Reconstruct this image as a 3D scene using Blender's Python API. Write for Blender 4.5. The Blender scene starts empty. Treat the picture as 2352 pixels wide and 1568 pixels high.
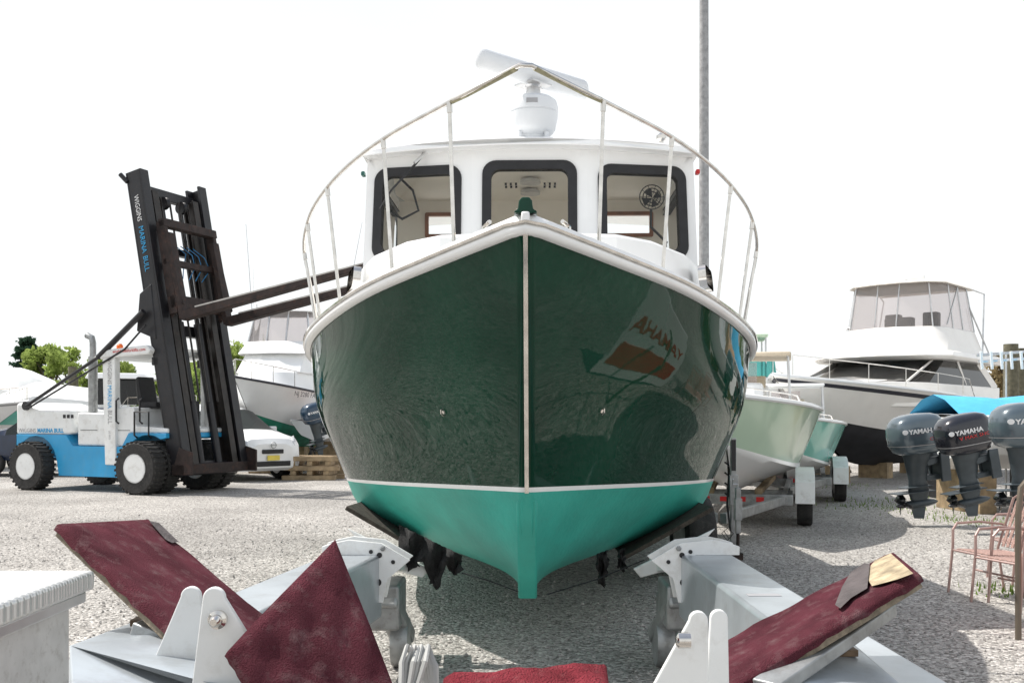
import bpy, bmesh, math, random
import numpy as np
from mathutils import Vector, Matrix
random.seed(7); rng=np.random.default_rng(7)
S=bpy.context.scene; COL=S.collection
F=2287.0; HY=962.0; CX=1176.0; H=1.6
def P(px,py,Y): return Vector(((px-CX)/F*Y, Y, H+(HY-py)/F*Y))
def G(px,py):
    Y=H*F/(py-HY); return Vector(((px-CX)/F*Y,Y,0))
CAMP=Vector((0,0,H))
def onpl(px,py,p0,n):
    d=P(px,py,1)-CAMP; t=(p0-CAMP).dot(n)/d.dot(n); return CAMP+d*t
# ---------------------------------------------------------------- materials
MATS={}
def mat(name,col,rough=.5,metal=0,var=.12,scale=4,bump=0,bscale=60,coat=0,grime=0,gcol=(.12,.09,.06),spec=.5):
    if name in MATS: return MATS[name]
    m=bpy.data.materials.new(name); m.use_nodes=True; nt=m.node_tree; N=nt.nodes; L=nt.links
    b=N['Principled BSDF']; tc=N.new('ShaderNodeTexCoord')
    b.inputs['Roughness'].default_value=rough; b.inputs['Metallic'].default_value=metal
    b.inputs['Coat Weight'].default_value=coat; b.inputs['Coat Roughness'].default_value=.04
    b.inputs['Specular IOR Level'].default_value=spec
    n=N.new('ShaderNodeTexNoise'); n.inputs['Scale'].default_value=scale; n.inputs['Detail'].default_value=6
    L.new(tc.outputs['Object'],n.inputs['Vector'])
    mx=N.new('ShaderNodeMix'); mx.data_type='RGBA'
    r=N.new('ShaderNodeMapRange'); r.inputs['From Min'].default_value=.3; r.inputs['From Max'].default_value=.7
    L.new(n.outputs['Fac'],r.inputs['Value']); L.new(r.outputs['Result'],mx.inputs['Factor'])
    mx.inputs['A'].default_value=(*[c*(1-var) for c in col],1); mx.inputs['B'].default_value=(*[min(1,c*(1+var)) for c in col],1)
    out=mx.outputs['Result']
    if grime:
        n2=N.new('ShaderNodeTexNoise'); n2.inputs['Scale'].default_value=scale*2.3; n2.inputs['Detail'].default_value=9; n2.inputs['Roughness'].default_value=.7
        L.new(tc.outputs['Object'],n2.inputs['Vector'])
        r2=N.new('ShaderNodeMapRange'); r2.inputs['From Min'].default_value=.52; r2.inputs['From Max'].default_value=.75; r2.inputs['To Max'].default_value=grime
        L.new(n2.outputs['Fac'],r2.inputs['Value'])
        m2=N.new('ShaderNodeMix'); m2.data_type='RGBA'; L.new(r2.outputs['Result'],m2.inputs['Factor']); L.new(out,m2.inputs['A']); m2.inputs['B'].default_value=(*gcol,1)
        out=m2.outputs['Result']
    L.new(out,b.inputs['Base Color'])
    if bump:
        n3=N.new('ShaderNodeTexNoise'); n3.inputs['Scale'].default_value=bscale; n3.inputs['Detail'].default_value=4
        L.new(tc.outputs['Object'],n3.inputs['Vector'])
        bp=N.new('ShaderNodeBump'); bp.inputs['Strength'].default_value=bump; bp.inputs['Distance'].default_value=.02
        L.new(n3.outputs['Fac'],bp.inputs['Height']); L.new(bp.outputs['Normal'],b.inputs['Normal'])
    MATS[name]=m; return m
def glassmat(name,tint,refl=.5,solid=0,scol=(.02,.02,.02)):
    if name in MATS: return MATS[name]
    m=bpy.data.materials.new(name); m.use_nodes=True; nt=m.node_tree; N=nt.nodes; L=nt.links; N.clear()
    o=N.new('ShaderNodeOutputMaterial'); t=N.new('ShaderNodeBsdfTransparent'); t.inputs[0].default_value=(*tint,1)
    g=N.new('ShaderNodeBsdfGlossy'); g.inputs['Roughness'].default_value=.03
    f=N.new('ShaderNodeFresnel'); f.inputs[0].default_value=1.35+refl*.2
    mx=N.new('ShaderNodeMixShader'); L.new(f.outputs[0],mx.inputs[0])
    if solid:
        d=N.new('ShaderNodeBsdfDiffuse'); d.inputs[0].default_value=(*scol,1); m2=N.new('ShaderNodeMixShader'); m2.inputs[0].default_value=solid
        L.new(t.outputs[0],m2.inputs[1]); L.new(d.outputs[0],m2.inputs[2]); L.new(m2.outputs[0],mx.inputs[1])
    else: L.new(t.outputs[0],mx.inputs[1])
    L.new(g.outputs[0],mx.inputs[2]); L.new(mx.outputs[0],o.inputs[0]); MATS[name]=m; return m
def leafmat(name,col,var=.45):
    m=bpy.data.materials.new(name); m.use_nodes=True; nt=m.node_tree; N=nt.nodes; L=nt.links; N.clear()
    o=N.new('ShaderNodeOutputMaterial'); d=N.new('ShaderNodeBsdfDiffuse'); t=N.new('ShaderNodeBsdfTranslucent'); mx=N.new('ShaderNodeMixShader'); mx.inputs[0].default_value=.5
    tc=N.new('ShaderNodeTexCoord'); n=N.new('ShaderNodeTexNoise'); n.inputs['Scale'].default_value=.9; n.inputs['Detail'].default_value=6; L.new(tc.outputs['Object'],n.inputs['Vector'])
    c=N.new('ShaderNodeMix'); c.data_type='RGBA'; r=N.new('ShaderNodeMapRange'); r.inputs['From Min'].default_value=.3; r.inputs['From Max'].default_value=.7; L.new(n.outputs['Fac'],r.inputs[0]); L.new(r.outputs[0],c.inputs['Factor'])
    c.inputs['A'].default_value=(*[x*(1-var) for x in col],1); c.inputs['B'].default_value=(*[x*(1+var) for x in col],1)
    L.new(c.outputs['Result'],d.inputs[0]); L.new(c.outputs['Result'],t.inputs[0]); L.new(d.outputs[0],mx.inputs[1]); L.new(t.outputs[0],mx.inputs[2]); L.new(mx.outputs[0],o.inputs[0]); return m
GREEN=mat('green_gelcoat',(.0012,.038,.0205),.03,0,.35,1.2,.12,1.8,spec=.27,grime=.12,gcol=(.008,.05,.032))
TEAL=mat('teal_bottom_paint',(.04,.41,.33),.5,0,.13,3,.15,30,grime=.4,gcol=(.05,.28,.23))
WHITE=mat('white_gelcoat',(.86,.865,.86),.25,0,.03,2,coat=.3,grime=.08,gcol=(.6,.6,.55))
CREAMH=mat('cream_gelcoat',(.9,.87,.82),.25,0,.03,2,coat=.3,grime=.1,gcol=(.65,.6,.52))
WSTEEL=mat('white_painted_steel',(.8,.81,.8),.35,0,.06,3,.05,40,grime=.45,gcol=(.4,.36,.3))
BEAM=mat('silver_beam_paint',(.46,.5,.53),.3,.45,.16,3,.06,25,grime=.5,gcol=(.3,.3,.29))
WMAT=mat('white_matte',(.84,.85,.84),.6,0,.05,2,grime=.2,gcol=(.5,.5,.45))
STEEL=mat('stainless',(.68,.65,.61),.1,1,.15,14)
GALV=mat('galvanised',(.34,.35,.35),.45,.6,.25,9,.1,50,grime=.5)
ALU=mat('aluminium',(.62,.62,.62),.35,.8,.1,9)
BLACK=mat('black_rubber',(.014,.014,.016),.55,0,.3,10,.1,60)
BLKM=mat('black_painted_steel',(.012,.012,.015),.4,.1,.3,5,.15,40,grime=.5,gcol=(.05,.03,.022))
RUST=mat('rusted_steel',(.03,.02,.018),.7,.2,.5,4,.3,40,grime=.6,gcol=(.12,.05,.03))
TYRE=mat('tyre',(.028,.027,.026),.85,0,.3,8,.3,40,grime=.5,gcol=(.14,.13,.12))
BLUE=mat('blue_paint',(.03,.33,.62),.35,0,.1,2,grime=.4,gcol=(.16,.3,.4))
CREAM=mat('cream_lining',(.92,.86,.77),.6,0,.04,2)
WOOD=mat('varnished_wood',(.28,.11,.05),.4,0,.3,6)
NAVY=mat('navy_paint',(.01,.02,.05),.25,0,.2,3,coat=.5)
BLKP=mat('black_gloss_paint',(.012,.013,.015),.2,0,.2,3,coat=.6)
CARPET=mat('maroon_carpet',(.14,.038,.052),.95,0,.35,7,1.0,240,grime=.85,gcol=(.26,.16,.165),spec=.1)
RCARPET=mat('red_carpet',(.29,.045,.06),.95,0,.35,14,1.0,240,grime=.5,gcol=(.4,.17,.17),spec=.1)
PLY=mat('weathered_plywood',(.22,.18,.13),.8,0,.4,25,.5,60,grime=.6,gcol=(.07,.055,.04))
PLYT=mat('bare_plywood',(.42,.34,.22),.8,0,.4,18,.5,60,grime=.8,gcol=(.2,.15,.09))
GRAG=mat('grey_felt',(.10,.085,.085),.95,0,.3,14,.5,100)
RAG=mat('black_cloth',(.02,.02,.02),.95,0,.4,14,.5,100)
TIMBER=mat('timber',(.34,.25,.15),.8,0,.35,6,.4,30,grime=.5,gcol=(.12,.1,.07))
POLEW=mat('weathered_pole_wood',(.33,.33,.335),.85,0,.25,8,.4,30,grime=.4,gcol=(.2,.19,.18))
PILEW=mat('piling_wood',(.13,.12,.08),.85,0,.3,8,.4,30,grime=.5,gcol=(.08,.09,.05))
BARK=mat('bark',(.09,.07,.05),.9,0,.3,6,.4,30)
LEAF=leafmat('leaf_light',(.30,.38,.11)); LEAF2=leafmat('leaf_mid',(.17,.24,.07)); LEAF3=leafmat('leaf_dark',(.04,.08,.05)); LEAFB=leafmat('leaf_brown',(.28,.22,.12))
MINT=mat('mint_gelcoat',(.52,.68,.52),.2,0,.04,2,coat=.5)
AQUA=mat('aqua_gelcoat',(.18,.56,.47),.2,0,.05,2,coat=.5)
BOTB=mat('black_bottom_paint',(.015,.015,.018),.7,0,.3,3)
BOTG=mat('green_bottom_paint',(.02,.22,.14),.6,0,.3,3)
ENG=mat('grey_engine_paint',(.10,.135,.16),.2,.3,.08,3,coat=.6)
ENG2=mat('dark_engine_paint',(.018,.02,.028),.2,.2,.1,3,coat=.6)
ENGM=mat('engine_leg_paint',(.06,.075,.085),.4,.2,.2,6)
TAN=mat('tan_canvas',(.6,.52,.4),.85,0,.1,4)
BCAN=mat('blue_canvas',(.08,.42,.68),.8,0,.12,4,.3,20)
WICK=mat('woven_wicker',(.42,.27,.23),.7,0,.35,60,.6,150)
CHF=mat('bronze_chair_tube',(.42,.28,.25),.4,.2,.1,10)
ORNG=mat('orange_plastic',(.8,.15,.02),.4)
RED=mat('red_plastic',(.6,.02,.02),.4); YEL=mat('yellow_plate',(.75,.6,.1),.5)
LTBLUE=mat('light_blue_lettering',(.03,.36,.68),.5); LWHITE=mat('white_lettering',(.8,.8,.8),.5)
LGREY=mat('grey_lettering',(.35,.35,.36),.5); LDARK=mat('dark_lettering',(.03,.03,.04),.5)
GLASS=glassmat('clear_glass',(.95,.97,.96),.2); DGLASS=glassmat('dark_glass',(.25,.27,.28),.6,.75); VINYL=glassmat('clear_vinyl',(.9,.87,.87),.3,.2,(.7,.64,.62)); TGLASS=glassmat('teal_vinyl',(.4,.75,.72),.3,.3,(.1,.5,.45))
CGLASS=glassmat('car_glass',(.3,.35,.35),.6,.6,(.03,.04,.04))
# ---------------------------------------------------------------- mesh builder
def curve(pts,ts):
    p=np.array(pts,float); d=np.linalg.norm(np.diff(p,axis=0),axis=1); t=np.concatenate([[0],np.cumsum(d)]); t/=t[-1]
    m=np.zeros_like(p); sl=np.diff(p,axis=0)/np.diff(t)[:,None]
    m[0]=sl[0]; m[-1]=sl[-1]
    for i in range(1,len(p)-1):
        h0=t[i]-t[i-1]; h1=t[i+1]-t[i]; m[i]=(sl[i-1]*h1+sl[i]*h0)/(h0+h1)
    out=[]
    for x in ts:
        i=min(max(np.searchsorted(t,x)-1,0),len(p)-2); h=t[i+1]-t[i]; s=(x-t[i])/h
        out.append((2*s**3-3*s*s+1)*p[i]+(s**3-2*s*s+s)*h*m[i]+(-2*s**3+3*s*s)*p[i+1]+(s**3-s*s)*h*m[i+1])
    return np.array(out)
class MB:
    def __init__(s): s.V=[]; s.F=[]
    def add(s,vs,fs):
        o=len(s.V); s.V+= [tuple(v) for v in vs]; s.F+=[tuple(i+o for i in f) for f in fs]; return s
    def hexa(s,c): return s.add(c,[(0,3,2,1),(4,5,6,7),(0,1,5,4),(1,2,6,5),(2,3,7,6),(3,0,4,7)])
    def bx(s,x0,x1,y0,y1,z0,z1): return s.hexa([(x0,y0,z0),(x1,y0,z0),(x1,y1,z0),(x0,y1,z0),(x0,y0,z1),(x1,y0,z1),(x1,y1,z1),(x0,y1,z1)])
    def beam(s,a,b,w,h,up=(0,0,1),w2=None,h2=None):
        a=Vector(a);b=Vector(b); d=(b-a).normalized(); r=d.cross(Vector(up)); 
        if r.length<1e-4: r=Vector((1,0,0))
        r.normalize(); u=r.cross(d); w2=w2 or w; h2=h2 or h; c=[]
        for p,ww,hh in ((a,w,h),(b,w2,h2)):
            c+=[p-r*ww/2-u*hh/2,p+r*ww/2-u*hh/2,p+r*ww/2+u*hh/2,p-r*ww/2+u*hh/2]
        return s.hexa(c)
    def tube(s,pts,r,n=8):
        pts=[Vector(p) for p in pts]; rr=r if isinstance(r,(list,tuple)) else [r]*len(pts); vs=[];fs=[]; pr=None
        for i,p in enumerate(pts):
            d=(pts[min(i+1,len(pts)-1)]-pts[max(i-1,0)]).normalized()
            if pr is None: pr=d.orthogonal().normalized()
            else:
                pr=(pr-d*pr.dot(d)); pr=pr.normalized() if pr.length>1e-6 else d.orthogonal().normalized()
            q=d.cross(pr)
            for k in range(n): a=2*math.pi*k/n; vs.append(p+(pr*math.cos(a)+q*math.sin(a))*rr[i])
        for i in range(len(pts)-1):
            for k in range(n): fs.append((i*n+k,i*n+(k+1)%n,(i+1)*n+(k+1)%n,(i+1)*n+k))
        fs.append(tuple(range(n))[::-1]); fs.append(tuple((len(pts)-1)*n+k for k in range(n))); return s.add(vs,fs)
    def lathe(s,prof,n=24,M=Matrix()):
        vs=[];fs=[]
        for r,z in prof:
            for k in range(n): a=2*math.pi*k/n; vs.append(M@Vector((max(r,1e-4)*math.cos(a),max(r,1e-4)*math.sin(a),z)))
        for i in range(len(prof)-1):
            for k in range(n): fs.append((i*n+k,i*n+(k+1)%n,(i+1)*n+(k+1)%n,(i+1)*n+k))
        fs.append(tuple(range(n))[::-1]); fs.append(tuple((len(prof)-1)*n+k for k in range(n)))
        return s.add(vs,fs)
    def prism(s,poly,vec):
        n=len(poly); v=Vector(vec); vs=[Vector(p) for p in poly]+[Vector(p)+v for p in poly]
        return s.add(vs,[tuple(range(n))[::-1],tuple(range(n,2*n))]+[(i,(i+1)%n,n+(i+1)%n,n+i) for i in range(n)])
    def grid(s,rows,closed=False,caps=False):
        n=len(rows[0]); vs=[p for r in rows for p in r]; fs=[]
        for i in range(len(rows)-1):
            for k in range(n if closed else n-1): fs.append((i*n+k,i*n+(k+1)%n,(i+1)*n+(k+1)%n,(i+1)*n+k))
        if caps: fs.append(tuple(range(n))[::-1]); fs.append(tuple((len(rows)-1)*n+k for k in range(n)))
        return s.add(vs,fs)
    def build(s,name,m,parent=None,bevel=0,angle=35,seg=2):
        me=bpy.data.meshes.new(name); me.from_pydata(s.V,[],s.F)
        bm=bmesh.new(); bm.from_mesh(me); bmesh.ops.remove_doubles(bm,verts=bm.verts,dist=1e-5); bmesh.ops.recalc_face_normals(bm,faces=bm.faces); bm.to_mesh(me); bm.free()
        me.materials.append(m); me.polygons.foreach_set('use_smooth',[True]*len(me.polygons)); me.set_sharp_from_angle(angle=math.radians(angle))
        o=bpy.data.objects.new(name,me); COL.objects.link(o); o.parent=parent
        if bevel:
            b=o.modifiers.new('bevel','BEVEL'); b.width=bevel; b.segments=seg; b.limit_method='ANGLE'; b.angle_limit=math.radians(40); b.harden_normals=False
        return o
def thing(name,label,cat,loc=(0,0,0),rotz=0,group=None):
    o=bpy.data.objects.new(name,None); COL.objects.link(o); o.location=loc; o.rotation_euler=(0,0,rotz); o['label']=label; o['category']=cat; o.empty_display_size=.1
    if group: o['group']=group
    return o
def tag(o,label,cat,group=None):
    o['label']=label; o['category']=cat
    if group: o['group']=group
    return o
def struct(o,kind='structure'): o['kind']=kind; return o
def text(s,size,m,parent,org,right,up,name='lettering',off=.004,cen=False,sx=1,bold=0):
    c=bpy.data.curves.new('t','FONT'); c.body=s; c.size=size; c.extrude=.001; c.resolution_u=2; c.offset=bold
    if cen: c.align_x='CENTER'
    t=bpy.data.objects.new('t',c); COL.objects.link(t); dg=bpy.context.evaluated_depsgraph_get()
    me=bpy.data.meshes.new_from_object(t.evaluated_get(dg)); bpy.data.objects.remove(t); me.materials.clear(); me.materials.append(m)
    me.transform(Matrix.Diagonal((sx,1,1,1)))
    r=Vector(right).normalized(); u=Vector(up).normalized(); n=r.cross(u).normalized(); u=n.cross(r)
    M=Matrix(((r.x,u.x,n.x,0),(r.y,u.y,n.y,0),(r.z,u.z,n.z,0),(0,0,0,1))); org=Vector(org)+n*off; M.translation=org
    me.transform(M); o=bpy.data.objects.new(name,me); COL.objects.link(o); o.parent=parent; return o
def copytree(o,parent=None):
    c=o.copy(); COL.objects.link(c); c.parent=parent
    for ch in list(o.children): copytree(ch,c)
    return c
def q4(Q,u,v):
    a,b,c,d=[Vector(p) for p in Q]; return a*(1-u)*(1-v)+b*u*(1-v)+c*u*v+d*(1-u)*v
def loops(hole,outer,ru,rv,k=7):
    u0,u1,v0,v1=hole; U0,U1,V0,V1=outer; I=[];O=[]
    for ci,(cx,cy,ox,oy,a0) in enumerate(((u1-ru,v0+rv,U1,V0,-90),(u1-ru,v1-rv,U1,V1,0),(u0+ru,v1-rv,U0,V1,90),(u0+ru,v0+rv,U0,V0,180))):
        mid=(k-1)/2
        for j in range(k):
            a=math.radians(a0+90*j/(k-1)); p=(cx+ru*math.cos(a),cy+rv*math.sin(a)); I.append(p)
            s1=(p[0],oy) if ci in (0,2) else (ox,p[1]); s2=(ox,p[1]) if ci in (0,2) else (p[0],oy)
            if j<=mid: t=j/mid; O.append((s1[0]*(1-t)+ox*t,s1[1]*(1-t)+oy*t))
            else: t=(j-mid)/mid; O.append((ox*(1-t)+s2[0]*t,oy*(1-t)+s2[1]*t))
    return I,O
def wall_ring(mb,Q,hole,r,th=.04,outer=(0,1,0,1)):
    W=(Vector(Q[1])-Vector(Q[0])).length; Hh=(Vector(Q[3])-Vector(Q[0])).length
    n=(Vector(Q[1])-Vector(Q[0])).cross(Vector(Q[3])-Vector(Q[0])).normalized()
    I,O=loops(hole,outer,r/W,r/Hh)
    A=[q4(Q,*p) for p in O]; B=[q4(Q,*p) for p in I]
    mb.grid([A,B,[p-n*th for p in B],[p-n*th for p in A]],closed=True)
def frame_ring(mb,Q,hole,r,fw,t=.02,th=.03):
    W=(Vector(Q[1])-Vector(Q[0])).length; Hh=(Vector(Q[3])-Vector(Q[0])).length
    n=(Vector(Q[1])-Vector(Q[0])).cross(Vector(Q[3])-Vector(Q[0])).normalized()
    u0,u1,v0,v1=hole; I,_=loops((u0+fw/W,u1-fw/W,v0+fw/Hh,v1-fw/Hh),(0,1,0,1),max(r-fw*.6,.01)/W,max(r-fw*.6,.01)/Hh)
    e=.003; O,_=loops((u0-e/W,u1+e/W,v0-e/Hh,v1+e/Hh),(0,1,0,1),r/W,r/Hh)
    A=[q4(Q,*p) for p in O]; B=[q4(Q,*p) for p in I]
    mb.grid([[p-n*th for p in A],[p+n*t for p in A],[p+n*t for p in B],[p-n*th for p in B]],closed=True); return B,n
def pane(mb,B,n,d=.0): mb.add([p+n*d for p in B],[tuple(range(len(B)))])
# ---------------------------------------------------------------- camera, light, sky
cam=bpy.data.cameras.new('camera'); co=bpy.data.objects.new('camera',cam); COL.objects.link(co); S.camera=co
cam.lens=35; cam.sensor_width=36; cam.clip_end=3000; cam.clip_start=.05; co.location=(0,0,H); co.rotation_euler=(math.radians(90),0,0); cam.shift_y=(HY-784)/2352
SD=Vector((-.94,.34,0)).normalized(); EL=math.radians(56)
sun=bpy.data.lights.new('sun','SUN'); sun.energy=5; sun.angle=math.radians(.5); sun.color=(1,.96,.9); so=bpy.data.objects.new('sun',sun); COL.objects.link(so)
d=Vector((SD.x*math.cos(EL),SD.y*math.cos(EL),math.sin(EL))); so.rotation_euler=d.to_track_quat('Z','Y').to_euler()
w=bpy.data.worlds.new('World'); S.world=w; w.use_nodes=True; nt=w.node_tree; N=nt.nodes; L=nt.links
bg=N['Background']; sk=N.new('ShaderNodeTexSky'); sk.sky_type='NISHITA'; sk.sun_disc=False; sk.sun_elevation=EL; sk.sun_rotation=math.atan2(SD.x,SD.y); sk.air_density=1.2; sk.dust_density=3; sk.ozone_density=1.5
tc=N.new('ShaderNodeTexCoord'); mp=N.new('ShaderNodeMapping'); mp.inputs['Scale'].default_value=(1,1,2.5); L.new(tc.outputs['Generated'],mp.inputs[0])
nz=N.new('ShaderNodeTexNoise'); nz.inputs['Scale'].default_value=1.3; nz.inputs['Detail'].default_value=6; L.new(mp.outputs[0],nz.inputs['Vector'])
mr=N.new('ShaderNodeMapRange'); mr.inputs['From Min'].default_value=.3; mr.inputs['From Max'].default_value=.62; mr.inputs['To Min'].default_value=.82; mr.inputs['To Max'].default_value=1.0; L.new(nz.outputs['Fac'],mr.inputs['Value'])
sx_=N.new('ShaderNodeSeparateXYZ'); L.new(tc.outputs['Generated'],sx_.inputs[0])
mz=N.new('ShaderNodeMapRange'); mz.interpolation_type='SMOOTHSTEP'; mz.inputs['From Min'].default_value=.44; mz.inputs['From Max'].default_value=.8; mz.inputs['To Min'].default_value=1; mz.inputs['To Max'].default_value=.3; L.new(sx_.outputs['Z'],mz.inputs['Value'])
ml=N.new('ShaderNodeMath'); ml.operation='MULTIPLY'; L.new(mr.outputs[0],ml.inputs[0]); L.new(mz.outputs[0],ml.inputs[1])
mx=N.new('ShaderNodeMix'); mx.data_type='RGBA'; L.new(ml.outputs[0],mx.inputs['Factor']); L.new(sk.outputs[0],mx.inputs['A']); mx.inputs['B'].default_value=(7.0,7.2,7.25,1)
L.new(mx.outputs['Result'],bg.inputs['Color']); bg.inputs['Strength'].default_value=.15
S.view_settings.view_transform='Standard'; S.view_settings.look='None'; S.view_settings.exposure=0
# ---------------------------------------------------------------- ground
gm=bpy.data.materials.new('gravel_ground'); gm.use_nodes=True; nt=gm.node_tree; N=nt.nodes; L=nt.links; b=N['Principled BSDF']; b.inputs['Roughness'].default_value=.95; b.inputs['Specular IOR Level'].default_value=.15
tc=N.new('ShaderNodeTexCoord')
def vor(scale):
    v=N.new('ShaderNodeTexVoronoi'); v.inputs['Scale'].default_value=scale; L.new(tc.outputs['Object'],v.inputs['Vector']); return v
v1=vor(46); v2=vor(15)
cr=N.new('ShaderNodeValToRGB'); e=cr.color_ramp.elements; e[0].position=0; e[0].color=(.13,.12,.11,1); e[1].position=1; e[1].color=(.6,.575,.54,1); x=e.new(.3); x.color=(.30,.285,.265,1); x=e.new(.75); x.color=(.41,.39,.365,1)
sp=N.new('ShaderNodeSeparateColor'); L.new(v1.outputs['Color'],sp.inputs[0]); L.new(sp.outputs[0],cr.inputs[0])
ns=N.new('ShaderNodeTexNoise'); ns.inputs['Scale'].default_value=.35; ns.inputs['Detail'].default_value=8; L.new(tc.outputs['Object'],ns.inputs['Vector'])
mr=N.new('ShaderNodeMapRange'); mr.inputs['From Min'].default_value=.35; mr.inputs['From Max'].default_value=.65; mr.inputs['To Min'].default_value=.82; mr.inputs['To Max'].default_value=1.25; L.new(ns.outputs['Fac'],mr.inputs['Value'])
mu=N.new('ShaderNodeMix'); mu.data_type='RGBA'; mu.blend_type='MULTIPLY'; mu.inputs['Factor'].default_value=1; L.new(cr.outputs[0],mu.inputs['A'])
cb=N.new('ShaderNodeCombineColor'); [L.new(mr.outputs[0],cb.inputs[i]) for i in range(3)]; L.new(cb.outputs[0],mu.inputs['B']); L.new(mu.outputs['Result'],b.inputs['Base Color'])
bp=N.new('ShaderNodeBump'); bp.inputs['Strength'].default_value=.75; bp.inputs['Distance'].default_value=.02; bp.invert=True; ad=N.new('ShaderNodeMath'); ad.operation='ADD'; L.new(v1.outputs['Distance'],ad.inputs[0]); L.new(v2.outputs['Distance'],ad.inputs[1]); L.new(ad.outputs[0],bp.inputs['Height']); L.new(bp.outputs['Normal'],b.inputs['Normal'])
struct(MB().add([(-900,-300,0),(900,-300,0),(900,1500,0),(-900,1500,0)],[(0,1,2,3)]).build('ground',gm))
def stones():
    n=16000; V=[];Fc=[]
    base=np.array([(1,0,0),(-1,0,0),(0,1,0),(0,-1,0),(0,0,1),(0,0,-.4)]); fc=[(0,2,4),(2,1,4),(1,3,4),(3,0,4),(2,0,5),(1,2,5),(3,1,5),(0,3,5)]
    Y=4.5+12*rng.random(n)**1.4; X=(rng.random(n)*1.1-.55)*Y*1.05; r=.006+.013*rng.random(n)**2
    for i in range(n):
        s=r[i]*(.6+.8*rng.random(3)); s[2]*=.7; a=rng.random()*6.28; c,sn=math.cos(a),math.sin(a)
        p=base*s*(.75+.5*rng.random((6,1))); x=p[:,0]*c-p[:,1]*sn+X[i]; y=p[:,0]*sn+p[:,1]*c+Y[i]; z=p[:,2]+s[2]*.35
        o=len(V); V+=list(zip(x,y,z)); Fc+=[(a_+o,b_+o,c_+o) for a_,b_,c_ in fc]
    me=bpy.data.meshes.new('loose_gravel'); me.from_pydata(V,[],Fc); me.materials.append(mat('stone',(.36,.34,.32),.9,0,.55,30)); o=bpy.data.objects.new('loose_gravel',me); COL.objects.link(o); return o
struct(tag(stones(),'loose grey gravel stones scattered over the yard','gravel'),'stuff')
def weeds():
    mb=MB()
    spots=[(2010,1165,.7),(1960,1150,.8),(2080,1170,.8),(2200,1190,.6),(2260,1200,.5),(1930,1115,.8),(2320,1360,.3),(2120,1150,.8)]
    for px,py,sp_ in spots:
        g=G(px,py)
        for i in range(90):
            x=g.x+random.gauss(0,sp_*.6); y=g.y+random.gauss(0,sp_*.8); h=random.uniform(.02,.08); a=random.random()*6.28; dx=math.cos(a)*.01; dy=math.sin(a)*.01; l=random.uniform(-.04,.04)
            mb.add([(x-dx,y-dy,0),(x+dx,y+dy,0),(x+l,y+l,h)],[(0,1,2)])
    return mb.build('weeds',leafmat('weed',(.2,.3,.07)))
struct(tag(weeds(),'sparse green weeds growing through the gravel near the outboards','weeds'),'stuff')
# ================================================================= MAIN BOAT
BR=.024
boat=thing('motor_boat','dark green and white cabin motor boat with teal bottom, bow facing the camera','boat',(.0705,5.2,0),-BR)
LN=[ [(1.35,.05,.50),(1.6,.06,.47),(2.8,.07,.42),(5,.07,.33),(9,.07,.2)],
 [(1.05,.035,.69),(1.6,.27,.65),(2.8,.72,.58),(5,.95,.45),(9,1.0,.32)],
 [(.86,.03,.90),(1.4,.40,.96),(2.0,.82,.955),(2.8,1.31,.91),(5,1.62,.74),(9,1.67,.6)],
 [(.70,.03,1.167),(1.44,.60,1.141),(2.0,1.0,1.121),(2.66,1.37,1.10),(5,1.70,1.02),(9,1.72,.87)],
 [(.52,.03,1.5),(1.2,.60,1.49),(2.0,1.17,1.44),(2.7,1.53,1.40),(5,1.77,1.32),(9,1.78,1.2)],
 [(.31,.03,1.9),(.95,.62,1.86),(1.75,1.23,1.76),(2.6,1.64,1.70),(5,1.84,1.6),(9,1.82,1.5)],
 [(0,.03,2.58),(.5,.516,2.485),(1,.95,2.40),(1.7,1.373,2.292),(2.3,1.63,2.215),(2.9,1.79,2.15),(5,1.92,2.03),(9,1.87,2.0)] ]
NU=64; us=[(i/NU)**1.35 for i in range(NU+1)]
LC=[curve(l,us) for l in LN]
tb=[i/12 for i in range(13)]; tt=[0,.021]+[.021+.979*(i/22) for i in range(1,23)]
botrows=[curve([LC[k][i] for k in range(4)],tb) for i in range(NU+1)]
toprows=[curve([LC[k][i] for k in range(3,7)],tt) for i in range(NU+1)]
def xyz(p,s): return (s*p[1],p[0],p[2])
hb=MB(); bb=MB(); sb=MB()
for s in (-1,1):
    bb.grid([[xyz(p,s) for p in r] for r in botrows]); sb.grid([[xyz(p,s) for p in r[:2]] for r in toprows]); hb.grid([[xyz(p,s) for p in r[1:]] for r in toprows])
hb.grid([[xyz(p,-1) for p in toprows[0][1:]],[xyz(p,1) for p in toprows[0][1:]]]); bb.grid([[xyz(p,-1) for p in botrows[0]],[xyz(p,1) for p in botrows[0]]])
sb.grid([[xyz(p,-1) for p in toprows[0][:2]],[xyz(p,1) for p in toprows[0][:2]]])
hb.grid([[xyz(p,-1) for p in toprows[-1][1:]],[xyz(p,1) for p in toprows[-1][1:]]]); bb.grid([[xyz(p,-1) for p in botrows[-1]],[xyz(p,1) for p in botrows[-1]]])
hull=hb.build('hull',GREEN,boat,angle=50); bb.build('bottom_paint',TEAL,boat,angle=50); sb.build('boot_stripe',WHITE,boat,angle=50)
k=MB(); k.prism([(-.062,s_,z_) for s_,z_ in [(.74,1.12),(.9,.84),(1.08,.62),(1.3,.43),(2,.38),(9,.12),(9,.3),(2.5,.5),(1.4,.7),(1.0,1.0)]],(.124,0,0)); k.build('keel',TEAL,boat,.012)
st=MB(); pr=[(p[0]-.008,p[2]) for p in toprows[0]]
for i in range(len(pr)-1): st.beam((0,pr[i][0],pr[i][1]),(0,pr[i+1][0],pr[i+1][1]),.024,.024,up=(0,1,0))
st.build('stem_strip',STEEL,boat)
sh=curve(LN[6],[ (i/70)**1.2 for i in range(71)])
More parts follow.
